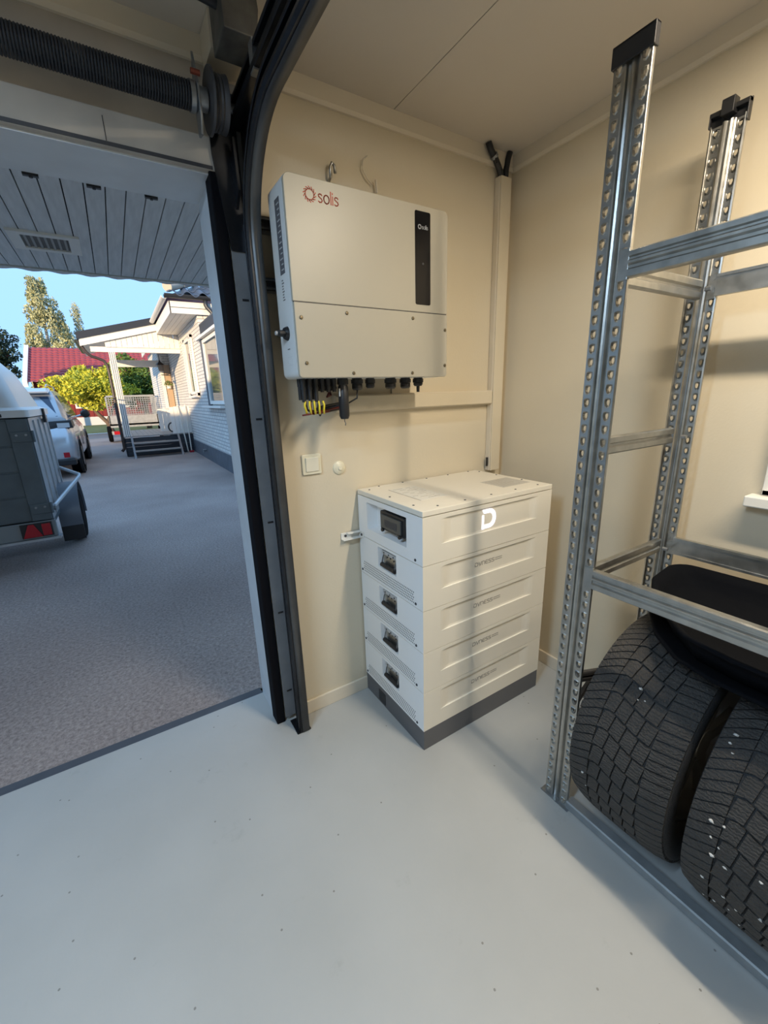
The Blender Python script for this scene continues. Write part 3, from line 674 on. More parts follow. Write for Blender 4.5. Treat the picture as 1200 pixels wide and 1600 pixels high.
for i in range(4):
    z0, z1 = zl[i], zl[i + 1]
    mo = module(z0, z1, 'battery_module', (-0.302, -0.165, z0 + .078, z1 - .012))
    hb = MB()  # chrome latch plate, handle and grip inside the pocket
    zt = z1 - .022
    hb.box(BX0 + .018, BX0 + .030, -0.290, -0.178, z0 + .088, zt)
    hp = hb.build('latch_plate', M_galv, mo, bevel=0.002)
    MB().box(BX0 + .008, BX0 + .018, -0.288, -0.180, zt - .018, zt - .002).build('latch_bar', M_plabel, hp, bevel=.002)
    for yy in (-0.283, -0.187):
        MB().tube([(BX0 + .016, yy, zt - .02), (BX0 + .010, yy, zt - .035), (BX0 + .004, yy, z0 + .098)], 0.0028, 6).build('handle_arm', M_galvd, hp)
    MB().cyl((BX0 + .005, -0.285, z0 + .094), (BX0 + .005, -0.185, z0 + .094), 0.010, n=12).build('handle_grip', M_black, hp, smooth=True)
    for yy, zz in ((-.21, zt - .03), (-.235, zt - .028), (-.26, zt - .032), (-.235, zt - .01), (-.20, zt - .01), (-.27, zt - .01)):
        MB().cyl((BX0 + .019, yy, zz), (BX0 + .006 if zz > zt - .02 else BX0 + .015, yy, zz), 0.0035, n=8).build('rivet', M_dark, hp)
    pf = MB()   # punched vent holes
    for r_ in range(5):
        for c_ in range(37):
            y = -0.418 + c_ * 0.0104 + (0.0052 if r_ % 2 else 0); z = z0 + .016 + r_ * 0.0108
            pf.add([(BX0 - .0004, y + .0030 * math.cos(a), z + .0034 * math.sin(a)) for a in (0, 1.047, 2.094, 3.142, 4.189, 5.236)], [(0, 5, 4, 3, 2, 1)])
    pfo = pf.build('vent_holes', M_dark, mo, flip=False); pfo['kind'] = 'stuff'
    for yy in (-0.432, -0.024):
        MB().lathe([(0, .003), (.0045, .0028), (.0058, .001), (.0058, 0)], (BX0, yy, z0 + .016), (-1, 0, 0), 10).build('side_screw', M_dark, mo, smooth=True)
    dyness((-0.628, BY0 + .0072, z0 + .112), 0.024).build('brand_lettering', mat('print_soft_grey', (0.26, 0.24, 0.21), 0.5), mo)
cm = module(0.822, 1.008, 'control_module', (-0.377, -0.085, 0.868, 0.986))
MB().lathe([(0, .003), (.0045, .0028), (.0058, .001), (.0058, 0)], (BX0, -0.432, 0.836), (-1, 0, 0), 10).build('side_screw', M_dark, cm, smooth=True)
bk = MB().prism([(y, z) for y, z in chamfer_rect(-0.362, -0.186, 0.895, 0.974, .008)], 0, BX0 + .004, BX0 + .046).build('breaker_box', M_black, cm, bevel=0.003)
MB().prism([(y, z) for y, z in chamfer_rect(-0.343, -0.202, 0.905, 0.962, .004)], 0, BX0 - .003, BX0 + .005).build('breaker_window', M_smoke, bk, bevel=0.002)
MB().box(BX0 - .0036, BX0 - .003, -0.318, -0.228, 0.916, 0.945).build('window_inset', M_dark, bk)
for yy in (-0.335, -0.212):
    MB().cyl((BX0 + .002, yy, 0.897), (BX0 - .006, yy, 0.897), 0.008, n=12).build('hinge_knob', M_black, bk)
# glowing D
DL = MB(); xd, zd = -0.598, 0.905; Hh = 0.078; yD = BY0 + .0072
outer = [(0, Hh), (0.040, Hh)] + [(0.040 + 0.036 * math.sin(math.radians(a)), Hh / 2 + (Hh / 2) * math.cos(math.radians(a))) for a in range(15, 180, 15)] + [(0.040, 0), (0, 0)]
wd = 0.016
def dseg(pl, w_): DL.strokes([pl], (xd, yD, zd), (1, 0, 0), (0, 0, 1), w_, 0.0012)
inner = [(0.010, Hh - wd), (0.038, Hh - wd)] + [(0.038 + 0.021 * math.sin(math.radians(a)), Hh / 2 + (Hh / 2 - wd) * math.cos(math.radians(a))) for a in range(15, 180, 15)] + [(0.038, wd), (0.010, wd)]
vs = [(xd + a, yD - .0012, zd + b) for a, b in outer] + [(xd + a, yD - .0012, zd + b) for a, b in inner]
n_ = len(outer)
DL.add(vs, [(i, i + 1, n_ + i + 1, n_ + i) for i in range(n_ - 1)])
DL.add([(xd, yD - .0012, zd), (xd + .010, yD - .0012, zd), (xd + .010, yD - .0012, zd + Hh - .022), (xd, yD - .0012, zd + Hh - .022)], [(0, 1, 2, 3)])
dl = DL.build('glowing_letter', M_led, cm); dl['label'] = 'glowing white letter D'
# lid
lid = MB().box(BX0, BX1, BY0, BY1, 1.0095, 1.030).build('lid', M_bat, bat, bevel=0.002)
for x, y in ((-.865, -.385), (-.862, -.22), (-.86, -.055), (-.79, -.02), (-.66, -.02), (-.52, -.02), (-.386, -.02), (-.25, -.02), (-.21, -.06), (-.21, -.175), (-.21, -.33), (-.245, -.445), (-.385, -.445), (-.526, -.445), (-.666, -.445), (-.80, -.445)):
    MB().lathe([(0, .0022), (.0035, .002), (.0046, .0006), (.0046, 0)], (x, y, 1.030), (0, 0, 1), 8).build('lid_screw', M_dark, lid, smooth=True)
st = MB().box(-0.80, -0.665, -0.345, -0.115, 1.030, 1.0304).build('info_sticker', mat('sticker_pale', (0.78, 0.75, 0.67), 0.45), lid)
ls = [[(-.80, -.345), (-.80, -.115)]]
for i in range(9):
    y = -.13 - i * .024; ls.append([(-.785 + (i % 3) * .02, y), (-.785 + (i % 3) * .02 + random.uniform(.02, .05), y)]); ls.append([(-.72, y), (-.70 + random.uniform(0, .02), y)])
MB().strokes(ls, (0, 0, 1.0304), (1, 0, 0), (0, 1, 0), 0.0022).build('sticker_print', mat('print_pale', (0.42, 0.38, 0.32), 0.6), st)
st2 = MB().box(-0.395, -0.225, -0.39, -0.25, 1.030, 1.0304).build('rating_sticker', mat('sticker_silver', (0.55, 0.52, 0.46), 0.35), lid)
ls = [[(-.38, -.268 - i * .013), (-.38 + random.uniform(.06, .14), -.268 - i * .013)] for i in range(9)]
MB().strokes(ls, (0, 0, 1.0304), (1, 0, 0), (0, 1, 0), 0.0016).build('sticker_print', MATS['print_pale'], st2)
# anti-tip bracket to the wall
wb = thing('wall_bracket', (-0.93, -0.02, 0.80), 'small white anti-tip bracket between wall and battery tower', 'bracket')
b_ = MB(); b_.box(-0.985, -0.8945, -0.006, -0.001, 0.812, 0.842); b_.box(-0.8975, -0.8945, -0.05, -0.006, 0.812, 0.842); b_.box(-0.985, -0.8945, -0.03, -0.001, 0.812, 0.816); b_.box(-0.96, -0.8945, -0.028, -0.001, 0.838, 0.842)
b_.build('bracket_plate', M_white, wb, bevel=0.0015)
for p0, p1 in (((-.965, -.006, .828), (-.965, -.009, .828)), ((-.8975, -.035, .828), (-.9005, -.035, .828))):
    MB().cyl(p0, p1, .006, n=10).build('bracket_screw', M_dark, wb)
# ------------------------------------------------------------------ galvanised shelf rack
SX, SY0, PW = -0.628, -0.865, 0.085      # front face of the posts, left edge, post width
RX = -0.125                              # outer face of the rear posts
SL = 1.62                                # rack length
rack = thing('steel_shelf_rack', (-0.375, SY0 - SL / 2, 0.0), 'tall galvanised steel shelf rack with punched posts against the right wall', 'shelf')
PITCH = 0.035; NH = 61
def post_mesh(front):
    mb = MB(); H = 2.14
    sgn = -1 if front else 1
    X0 = SX if front else RX
    def W(u, v, n): return (X0 + sgn * n, SY0 - u, v)
    # flanges with punched holes
    hole = [(-.0075, .011), (0, .013), (.0075, .011), (.0085, .002), (.0055, -.008), (0, -.012), (-.0055, -.008), (-.0085, .002)]
    for u0 in (0.0, 0.059):
        uc = u0 + .013
        for k in range(NH):
            v0 = k * PITCH + .0025; v1 = v0 + PITCH; vc = (v0 + v1) / 2
            out = [(u0, v1), (uc, v1), (u0 + .026, v1), (u0 + .026, vc), (u0 + .026, v0), (uc, v0), (u0, v0), (u0, vc)]
            vs = [W(a, b, 0) for a, b in out] + [W(uc + a * 1.15, vc + b * 1.1, 0.0) for a, b in hole] + [W(uc + a * .82, vc + b * .85, .0022) for a, b in hole] + [W(uc + a * .52, vc + .001 + b * .60, -.005) for a, b in hole]
            fs = []
            for r in range(3): fs += [(r*8+i, r*8+(i+1) % 8, (r+1)*8+(i+1) % 8, (r+1)*8+i) for i in range(8)]
            mb.add(vs, fs)
    # middle corrugation and side returns
    def strip(pts):
        vs = [W(u, 0.0025, n) for u, n in pts] + [W(u, H, n) for u, n in pts]; k = len(pts)
        mb.add(vs, [(i, i + 1, k + i + 1, k + i) for i in range(k - 1)])
    strip([(.026, 0), (.0285, -.002), (.030, -.009), (.035, -.011), (.038, -.006), (.0405, -.003), (.0445, -.003), (.047, -.006), (.050, -.011), (.055, -.009), (.0565, -.002), (.059, 0)])
    strip([(0, 0), (-.0012, -.0015), (-.0012, -.009), (.003, -.010)])
    strip([(.085, 0), (.0862, -.0015), (.0862, -.009), (.082, -.010)])
    return mb
def add_post(front, off):
    return post_mesh(front)
pf = post_mesh(True).build('front_post', M_galv, rack)
pr = post_mesh(False).build('rear_post', M_galv, rack)
for src, nm in ((pf, 'front_post'), (pr, 'rear_post')):
    place(src, nm, rack, (0, -(SL - PW), 0))
def cap(front, oy):
    x0, x1 = (SX - .006, SX + .014) if front else (RX - .014, RX + .006)
    mb = MB(); y1 = SY0 + .005 - oy; y0 = SY0 - PW - .005 - oy
    if front:
        mb.box(x0, x0 + .005, y0, y1, 2.126, 2.168); mb.box(x0, x1, y0, y1, 2.162, 2.168); mb.box(x0, x1, y0, y0 + .004, 2.126, 2.168); mb.box(x0, x1, y1 - .004, y1, 2.126, 2.168)
    else:
        mb.box(x1 - .005, x1, y0, y1, 2.128, 2.176); mb.box(x0, x1, y0, y1, 2.160, 2.172); mb.box(x0, x1, y0, y0 + .004, 2.120, 2.172); mb.box(x0, x1, y1 - .004, y1, 2.135, 2.172)
        mb.box(x0 - .012, x0 + .02, y0 + .032, y1 - .032, 2.150, 2.188)
    return mb.build('post_cap', M_black, rack, bevel=0.0025)
for oy in (0, SL - PW):
    cap(True, oy); cap(False, oy)
    for x in (SX, RX):
        a, b = (x - .012, x + .045) if x == SX else (x - .045, x + .012)
        MB().box(a, b, SY0 - PW - .012 - oy, SY0 + .012 - oy, 0.0, 0.0035).build('foot_plate', M_galvd, rack)
BSEC = [(0, 0), (.004, .003), (.004, .017), (-.001, .021), (-.001, .027), (.005, .031), (.005, .036), (-.001, .040), (-.001, .044), (.004, .047), (.004, .057), (0, .060), (-.016, .060), (-.016, .052), (-.013, .052), (-.013, .008), (-.016, .008), (-.016, 0)]
def beam(x, outward, z, name='beam'):
    mb = MB().prism([(x + outward * n, z + dz) for n, dz in BSEC], 1, SY0 - PW - .001, SY0 - SL + PW + .001)
    return mb.build(name, M_galv, rack)
for z in (1.680, 0.850):
    beam(SX, -1, z); beam(RX - .010, 1, z)
for xa, xb in ((SX - .004, SX + .030), (RX - .034, RX)):
    MB().prism([(xa, .004), (xa, .030), (xa + .004, .034), (xb, .034), (xb, .030), (xa + .006, .028), (xa + .006, .004)], 1, SY0 - PW - .001, SY0 - SL + PW + .001).build('bottom_beam', mat('dull_zinc', (0.34, 0.36, 0.37), 0.6, metal=.5, var=.2, vscale=20), rack)
# end connectors of the beams
for z in (1.680, 0.850):
    for x in (SX + .001, RX - .001):
        MB().box(x - .003, x + .003, SY0 - PW - .001, SY0 - PW + .026, z - .004, z + .066).build('beam_connector', M_galv, rack, bevel=.001)
# side braces
def brace(x0, z0, x1, z1, y, h_, m=M_galv, oy=0.0):
    mb = MB(); sec = [(0, 0), (.003, .004), (.003, h_ * .36), (-.004, h_ * .44), (-.004, h_ * .56), (.003, h_ * .64), (.003, h_ - .004), (0, h_), (-.012, h_), (-.012, 0)]
    vs = [(x0, y - oy - n, z0 + d) for n, d in sec] + [(x1, y - oy - n, z1 + d) for n, d in sec]; k = len(sec)
    mb.add(vs, [(i, (i + 1) % k, k + (i + 1) % k, k + i) for i in range(k)] + [tuple(range(k - 1, -1, -1)), tuple(range(k, 2 * k))])
    return mb.build('side_brace', m, rack)
for oy in (0, SL - PW):
    brace(SX + .012, 1.236, RX - .03, 1.236, -0.900, .052, oy=oy)
    brace(SX + .012, 1.676, RX - .03, 1.676, -0.915, .055, oy=oy)
    brace(SX + .012, 0.846, RX - .03, 0.846, -0.915, .050, oy=oy)
    brace(SX + .012, 0.475, RX - .03, 0.325, -0.900, .040, M_dark, oy)
    brace(SX + .012, 0.26, SX + .20, 0.40, -0.885, .022, M_dark, oy)
    for z in (1.262, 1.70, .87):
        MB().cyl((RX - .05, -0.935 - oy, z), (RX - .05, -0.95 - oy, z), .007, n=6).build('bolt', M_galvd, rack)

# ------------------------------------------------------------------ tyres on wheels
TR, HW = 0.355, 0.142
YS = HW / 0.1325
def tyre_parts():
    """meshes built round the origin, axle along y"""
    car = MB()
    prof = [(.236, -.100), (.250, -.116), (.285, -.130), (.315, -.1325), (.333, -.127), (.341, -.116), (.3445, -.095), (.3465, -.05), (.347, 0), (.3465, .05), (.3445, .095), (.3405, .116), (.333, .127), (.315, .1325), (.285, .130), (.250, .116), (.236, .100)]
    car.lathe([(r, h * YS) for r, h in prof], (0, 0, 0), (0, 1, 0), 96)
    tr = MB(); NP = 40
    def outer(u): return TR - .0035 * u * u - .010 * abs(u) ** 5
    def inner(u): return .3450 - .003 * u * u - .0105 * abs(u) ** 5
    def g(u):
        pts = [(-1, .002), (-.5, -.010), (-.2, -.004), (.35, .022), (.6, .010), (1, -.024)]
        for (a, ga), (b, gb) in zip(pts[:-1], pts[1:]):
            if u <= b: return ga + (gb - ga) * (u - a) / (b - a)
        return pts[-1][1]
    PM = 2 * math.pi * TR / NP
    def block(u0, u1, v0, v1, slant=0.0, nu=3):
        vs = []; nv = 2
        top = []; bot = []
        for j in range(nv + 1):
            for i in range(nu + 1):
                fv = j / nv; u = u0 + (u1 - u0) * i / nu + slant * (fv - .5); v = v0 + (v1 - v0) * fv + g(u)
                a = v / TR; y = u * .126 * YS
                # angle a: from -x axis, upwards positive
                for L, r in ((top, outer(u)), (bot, inner(u))): L.append((-r * math.cos(a), y, r * math.sin(a)))
        k = nu + 1
        rim = [i for i in range(k)] + [j * k + nu for j in range(1, nv + 1)] + [nv * k + i for i in range(nu - 1, -1, -1)] + [j * k for j in range(nv - 1, 0, -1)]
        fs = [(j*k+i, j*k+i+1, (j+1)*k+i+1, (j+1)*k+i) for j in range(nv) for i in range(nu)]
        n0 = len(top)
        bidx = {r: n0 + q for q, r in enumerate(rim)}
        for q, r in enumerate(rim):
            r2 = rim[(q + 1) % len(rim)]; fs.append((r, bidx[r], bidx[r2], r2))
        tr.add(top + [bot[r] for r in rim], fs)
    gw = .0056
    for p in range(NP):
        v = p * PM
        for (u0, u1, sl) in ((-.50, -.275, -.05), (-.245, -.02, -.05), (.01, .235, -.05), (.265, .49, -.05)):
            block(u0, u1, v + gw / 2, v + PM - gw / 2, sl, 2)
        for h_ in (0, 1):
            block(-1.0, -.53, v + h_ * PM / 2 + gw * .35, v + (h_ + 1) * PM / 2 - gw * .35, 0, 4)
            block(.52, 1.0, v + h_ * PM / 2 + gw * .35, v + (h_ + 1) * PM / 2 - gw * .35, 0, 4)
    rim = MB()
    rim.lathe([(.236, -.10), (.240, -.108), (.228, -.108), (.222, -.095), (.205, -.05), (.205, .09), (.228, .104), (.240, .104)], (0, 0, 0), (0, 1, 0), 48)
    sp = MB()
    sp.lathe([(0, -.088), (.05, -.090), (.062, -.080), (.062, -.05), (0, -.05)], (0, 0, 0), (0, 1, 0), 24)
    for i in range(5):
        a = 2 * math.pi * i / 5; c, s = math.cos(a), math.sin(a)
        def T(r, t, y): return (r * c - t * s, y, r * s + t * c)
        sp.hexa([T(.05, -.022, -.07), T(.05, .022, -.07), T(.212, .030, -.075), T(.212, -.030, -.075), T(.05, -.020, -.086), T(.05, .020, -.086), T(.212, .026, -.096), T(.212, -.026, -.096)])
    return car, tr, rim, sp
car_, tr_, rim_, sp_ = tyre_parts()
def mk_tyre(cx, cy, label, first=None, rot=0.0):
    e = thing('tyre', (cx, cy, 0.0), label, 'tyre', 'winter tyres on the rack')
    out = []
    if first is None:
        for nm, mb, m, sm in (('carcass', car_, M_tyre, 'all'), ('tread', tr_, M_tread, False), ('wheel_rim', rim_, M_rim, True), ('wheel_spokes', sp_, M_rim, True)):
            sv = LOC[e.name]; LOC[e.name] = np.zeros(3)
            o = mb.build(nm, m, e, smooth=sm); LOC[e.name] = sv
            o.location = (0, 0, TR); o.rotation_euler = (0, rot, 0); out.append(o)
    else:
        for s in first:
            o = s.copy(); o.name = s.name.split('.')[0]; COL.objects.link(o); o.parent = e; o.rotation_euler = (0, rot, 0); out.append(o)
    return e, out
TX = -0.376
t1, o1 = mk_tyre(TX, -1.1275, 'black winter tyre beside the front shelf post, few pebbles in its tread')
t2, o2 = mk_tyre(TX, -1.4425, 'black winter tyre nearest the camera, many pebbles in its tread', o1, 0.6)
def pebbles(e, cx, cy, lst):
    for i, (u, a, s) in enumerate(lst):
        a = math.radians(a); r = TR - .002 - .003 * u * u
        c = Vector((-r * math.cos(a), u * .126 * YS, TR + r * math.sin(a)))
        bm = bmesh.new(); bmesh.ops.create_icosphere(bm, subdivisions=1, radius=s)
        for v in bm.verts: v.co *= random.uniform(.7, 1.2)
        me = bpy.data.meshes.new('pebble'); bm.to_mesh(me); bm.free(); me.materials.append(M_stone)
        o = bpy.data.objects.new('pebble', me); COL.objects.link(o); o.parent = e; o.location = c; o.scale = (1, 1.4, .9)
# u: +1 is the side away from the camera (towards the post)
pebbles(t1, TX, -1.1275, [(.05, 46, .0045), (-.12, 42, .003), (.0, 41, .002), (.62, -8, .0045), (.55, -16, .002), (-.05, 39, .0016)])
pebbles(t2, TX, -1.4425, [(.80, 48, .004), (.82, 44, .0035), (.74, 41, .0025), (.68, 14, .005), (.5, 15, .0035), (.62, 8, .003), (.48, 6, .0025), (.55, 1, .005), (.35, 0, .0045), (.62, -14, .0035), (.3, -16, .004), (.2, -22, .003), (.1, -18, .003), (.42, -26, .003), (-.1, 5, .004), (-.25, 20, .003), (.05, -30, .003), (-.2, -12, .004), (.6, -30, .003)])

# ------------------------------------------------------------------ black rubber mats lying on the tyres
def mat_tray(name, outline, z, rim_h, flare, label, droop):
    n = len(outline); cx = sum(p[0] for p in outline) / n; cy = sum(p[1] for p in outline) / n
    def off(p, d):
        v = Vector((p[0] - cx, p[1] - cy)); v.normalize(); return (p[0] + v.x * d, p[1] + v.y * d)
    rings = []
    for d, dz in ((-.16, 0.0), (-.05, 0.0), (-.02, .004), (-.006, rim_h * .6), (flare, rim_h), (flare + .008, rim_h), (flare + .010, rim_h - .008), (flare - .004, rim_h - .012), (.004, rim_h * .4), (-.012, -.010), (-.05, -.014)):
        rings.append([(*off(p, d), z + dz + droop(off(p, d))) for p in outline])
    mb = MB(); vs = [q for r in rings for q in r]; fs = []
    for k in range(len(rings) - 1):
        fs += [(k*n+i, k*n+(i+1) % n, (k+1)*n+(i+1) % n, (k+1)*n+i) for i in range(n)]
    vs.append((cx, cy, z)); fs += [(i, (i + 1) % n, len(vs) - 1) for i in range(n)]
    L = (len(rings) - 1) * n; vs.append((cx, cy, z - .014)); fs += [(L + (i + 1) % n, L + i, len(vs) - 1) for i in range(n)]
    mb.add(vs, fs)
    return tag(mb.build(name, M_rubber, smooth='all'), label, 'rubber mat', 'rubber mats on the tyres')
def outline(x0, x1, y0, y1, cut, n=6):
    P = []
    def corner(cx, cy, r, a0):
        for i in range(n + 1):
            t = math.radians(a0 + 90 * i / n); P.append((cx + r * math.cos(t), cy + r * math.sin(t)))
    corner(x1 - .06, y1 - .06, .06, 0)
    P.append(((x0 + x1) / 2 + .05, y1 - .01)); P.append((x0 + cut, y1 - .035)); P.append((x0 + cut * .45, y1 - cut * .55))
    P.append((x0 + .02, y1 - cut * .95)); P.append((x0, y1 - cut * 1.4)); P.append((x0, (y0 + y1) / 2 - .1))
    corner(x0 + .06, y0 + .06, .06, 180); corner(x1 - .06, y0 + .06, .06, 270)
    P.append((x1, (y0 + y1) / 2))
    return P
mat_tray('rubber_mat', outline(-0.60, -0.16, -1.72, -1.00, .22), 0.750, .060, .02, 'black rubber boot mat with raised rim, upper one on the tyres', lambda p: max(0, (p[0] + .45)) * .06)
mat_tray('rubber_mat', outline(-0.595, -0.18, -1.74, -1.03, .19), .728, .014, .034, 'black rubber mat showing below the upper one on the tyres', lambda p: max(0, (p[0] + .45)) * .06)

# ------------------------------------------------------------------ window on the right wall (its near corner is in view)
wnd = MB(); wnd.box(-0.022, 0.0, -2.05, -1.125, 1.075, 1.095); wnd.box(-0.022, 0.0, -1.185, -1.125, 1.075, 1.80); wnd.box(-0.022, 0.0, -2.05, -1.99, 1.075, 1.80); wnd.box(-0.022, 0.0, -2.05, -1.125, 1.74, 1.80)
wo_ = struct(wnd.build('window_1', M_white, bevel=.003))
MB().box(-0.062, 0.0, -2.09, -1.095, 1.040, 1.0745).build('window_sill', M_white, wo_, bevel=.004)
MB().box(-0.006, 0.0, -1.99, -1.185, 1.095, 1.74).build('window_pane', M_glass, wo_)
# ================================================================== outdoors
GZ = -0.03
struct(MB().add([(-30, WT + .075, GZ), (14, WT + .075, GZ), (14, 20.5, GZ), (-30, 20.5, GZ)], [(0, 1, 2, 3)]).build('driveway', M_asph, origin=(0, 0, GZ), flip=False))
struct(MB().add([(-60, 20.5, GZ - .01), (60, 20.5, GZ - .01), (60, 24.5, GZ - .01), (-60, 24.5, GZ - .01)], [(0, 1, 2, 3)]).build('road', M_road, origin=(0, 22, GZ), flip=False))
struct(MB().add([(-120, 24.5, GZ), (120, 24.5, GZ), (120, 160, GZ), (-120, 160, GZ)], [(0, 1, 2, 3)]).build('lawn', M_lawn, origin=(0, 40, GZ), flip=False))
struct(MB().add([(-120, -60, GZ - .06), (120, -60, GZ - .06), (120, 24.6, GZ - .06), (-120, 24.6, GZ - .06)], [(0, 1, 2, 3)]).build('yard_ground', M_lawn, origin=(0, 0, GZ - .06), flip=False))
# garage roof, stretched left, and an added unseen block, to shade the driveway
rf = MB().prism([(2.93, 2.50), (2.93, 2.60), (-2.4, 4.0), (-6.0, 2.85), (-5.8, 2.505)], 0, -15.5, 0.85)
struct(rf.build('garage_roof', mat('garage_roof_sheet', (0.06, 0.06, 0.065), 0.6)))
struct(MB().box(-15.2, XL - .2, YB - .2, WT, -0.1, 2.5).build('wall_sun_block', M_wall))
# soffit of boards running away from the door
SZf = 2.45
sof = struct(MB().box(-9.4, 0.8, WT + .002, 2.86, SZf + .022, SZf + .05).build('soffit', M_gap))
bw = 0.090; x = 0.75
b0 = MB().box(x - bw + .006, x, WT + .003, 2.85, SZf, SZf + .0215).build('soffit_board', M_soff, sof)
for i in range(1, 44): place(b0, 'soffit_board', sof, (-bw * i, 0, 0))
fas = struct(MB().box(-9.4, 0.8, 2.86, 2.885, SZf - .01, 2.56).build('trim_4', M_soff))
# scalloped sheet edge beyond the fascia
sc = MB(); N_ = 220; vs = []
for i in range(N_ + 1):
    xx = -6.2 + 7.0 * i / N_; zz = 2.456 + .006 * math.cos(i * 2 * math.pi / 6.0)
    vs += [(xx, 2.886, zz), (xx, 2.99, zz), (xx, 2.99, zz + .05), (xx, 2.886, zz + .05)]
sc.add(vs, [(4*i+k, 4*i+4+k, 4*i+4+(k+1) % 4, 4*i+(k+1) % 4) for i in range(N_) for k in range(4)])
struct(sc.build('trim_5', mat('edge_sheet', (0.55, 0.55, 0.54), 0.5)))
for i, xx in enumerate((-1.83, -1.667, -1.50)):
    c_ = MB(); c_.box(xx - .020, xx + .020, WT + .0005, WT + .014, OZ - .012, OZ + .004); c_.cyl((xx, WT + .007, OZ - .012), (xx, WT + .007, OZ - .016), .005, n=8)
    tag(c_.build('seal_clip', M_black), ('farthest of three small black clips under the lintel from the curved track', 'middle of three small black clips under the doorway lintel', 'small black clip under the lintel nearest the curved track')[i], 'clip', 'clips under the lintel')
# ventilation grille in the soffit
vg = thing('soffit_vent', (-1.92, 2.16, SZf), 'white framed rectangular vent grille in the board soffit outside', 'vent')
vf = MB(); X0, X1, Y0, Y1 = -2.105, -1.740, 1.985, 2.345
vf.box(X0, X1, Y0, Y0 + .05, SZf - .014, SZf); vf.box(X0, X1, Y1 - .05, Y1, SZf - .014, SZf); vf.box(X0, X0 + .06, Y0 + .05, Y1 - .05, SZf - .014, SZf); vf.box(X1 - .06, X1, Y0 + .05, Y1 - .05, SZf - .014, SZf)
vf.build('frame', M_hwhite, vg)
MB().box(X0 + .06, X1 - .06, Y0 + .05, Y1 - .05, SZf - .004, SZf).build('mesh_backing', mat('vent_brown', (0.16, 0.15, 0.14), 0.7), vg)
for i in range(7):
    MB().box(X0 + .075 + i * .034, X0 + .088 + i * .034, Y0 + .05, Y1 - .05, SZf - .009, SZf - .004).build('slat', mat('vent_slat', (0.34, 0.33, 0.31), 0.6), vg)

# ------------------------------------------------------------------ white brick house
HX = 0.10
hs = thing('brick_house', (3.0, 10.0, GZ), 'white painted brick house with dark plinth along the driveway', 'house')
w_ = MB(); w_.box(HX, 7.0, 5.6, 8.75, 0.33, 2.96); w_.box(HX, 7.0, 8.75, 15.0, 0.33, 3.22); w_.box(-0.22, 7.0, 15.0, 19.0, 0.33, 3.22)
w_.build('brick_wall', M_brick, hs)
p_ = MB(); p_.box(HX - .02, 7.0, 5.58, 15.0, GZ - .05, 0.33); p_.box(-0.24, 7.0, 14.98, 19.0, GZ - .05, 0.33)
p_.build('plinth', M_plinth, hs)
MB().box(HX, 7.0, 5.5, 8.7, 2.96, 2.99).build('low_roof', M_gutter, hs)
# eaves
e_ = MB(); e_.box(-0.40, HX, 8.7, 11.9, 3.20, 3.22)
e_.build('eave_soffit', M_hwhite, hs)
for i in range(5):
    MB().box(-0.40 + i * .1 + .002, -0.40 + (i + 1) * .1 - .004, 8.71, 11.9, 3.192, 3.20).build('soffit_plank', M_hwhite, hs)
MB().box(-0.42, 7.0, 8.675, 8.70, 3.19, 3.42).build('front_fascia', M_hwhite, hs)
MB().box(-0.42, 7.0, 8.665, 8.675, 3.30, 3.31).build('fascia_groove', M_plinth, hs)
MB().box(-0.425, -0.40, 8.675, 19.0, 3.19, 3.42).build('side_fascia', M_hwhite, hs)
def gutter(p0, p1, r, m, parent):
    p0 = Vector(p0); p1 = Vector(p1); d = (p1 - p0).normalized(); s = d.cross(Vector((0, 0, 1))); vs = []
    n = 10
    for p in (p0, p1):
        for i in range(n + 1):
            a = math.pi + math.pi * i / n; vs.append(p + s * (r * math.cos(a)) + Vector((0, 0, r * math.sin(a))))
        for i in range(n, -1, -1):
            a = math.pi + math.pi * i / n; vs.append(p + s * (r * .9 * math.cos(a)) + Vector((0, 0, r * .9 * math.sin(a))))
    k = 2 * (n + 1)
    mb = MB(); mb.add(vs, [(i, (i + 1) % k, k + (i + 1) % k, k + i) for i in range(k)] + [tuple(range(k - 1, -1, -1)), tuple(range(k, 2 * k))])
    return mb.build('gutter', m, parent, smooth=True)
gutter((-0.50, 8.60, 3.53), (7.0, 8.60, 3.53), .075, M_gutter, hs)
gutter((-0.495, 8.60, 3.50), (-0.495, 19.0, 3.50), .06, M_hwhite, hs)
dp = MB().tube([(0.28, 8.6, 3.46), (0.28, 8.6, 3.38), (0.30, 8.58, 3.32), (0.36, 8.55, 3.25), (0.41, 8.52, 3.15), (0.43, 8.5, 2.95), (.43, 8.5, 2.9)], 0.045, 10)
dp.build('downpipe', M_gutter, hs, smooth='all')
# hipped tile roof
E0 = Vector((-0.47, 8.58, 3.54)); sl = 0.47
roof = MB()
def rz(dy): return 3.54 + sl * dy
roof.add([(-.47, 8.58, 3.50), (7.3, 8.58, 3.50), (7.3, 12.2, 3.50 + sl * 3.62), (3.15, 12.2, 3.50 + sl * 3.62), (-.47, 19.2, 3.50), (3.15, 19.2, 3.50 + sl * 3.62)], [(0, 1, 2, 3), (0, 3, 5, 4)])
rfo = roof.build('roof', M_roofdk, hs, flip=False)
tile = MB(); TWd, TLn = 0.30, 0.36; vs = []; nn = 12
for j in range(2):
    for i in range(nn + 1):
        t = i / nn; zz = .045 * math.sin(t * 2 * math.pi) + .012
        vs.append((-.44 + t * TWd * 1.04, 8.58 - .06 + j * TLn, 3.54 + zz + sl * (j * TLn - .06) + (.03 if j == 0 else 0)))
for j in range(2):
    for i in range(nn + 1):
        v = vs[j * (nn + 1) + i]; vs.append((v[0], v[1], v[2] - .018))
k = nn + 1
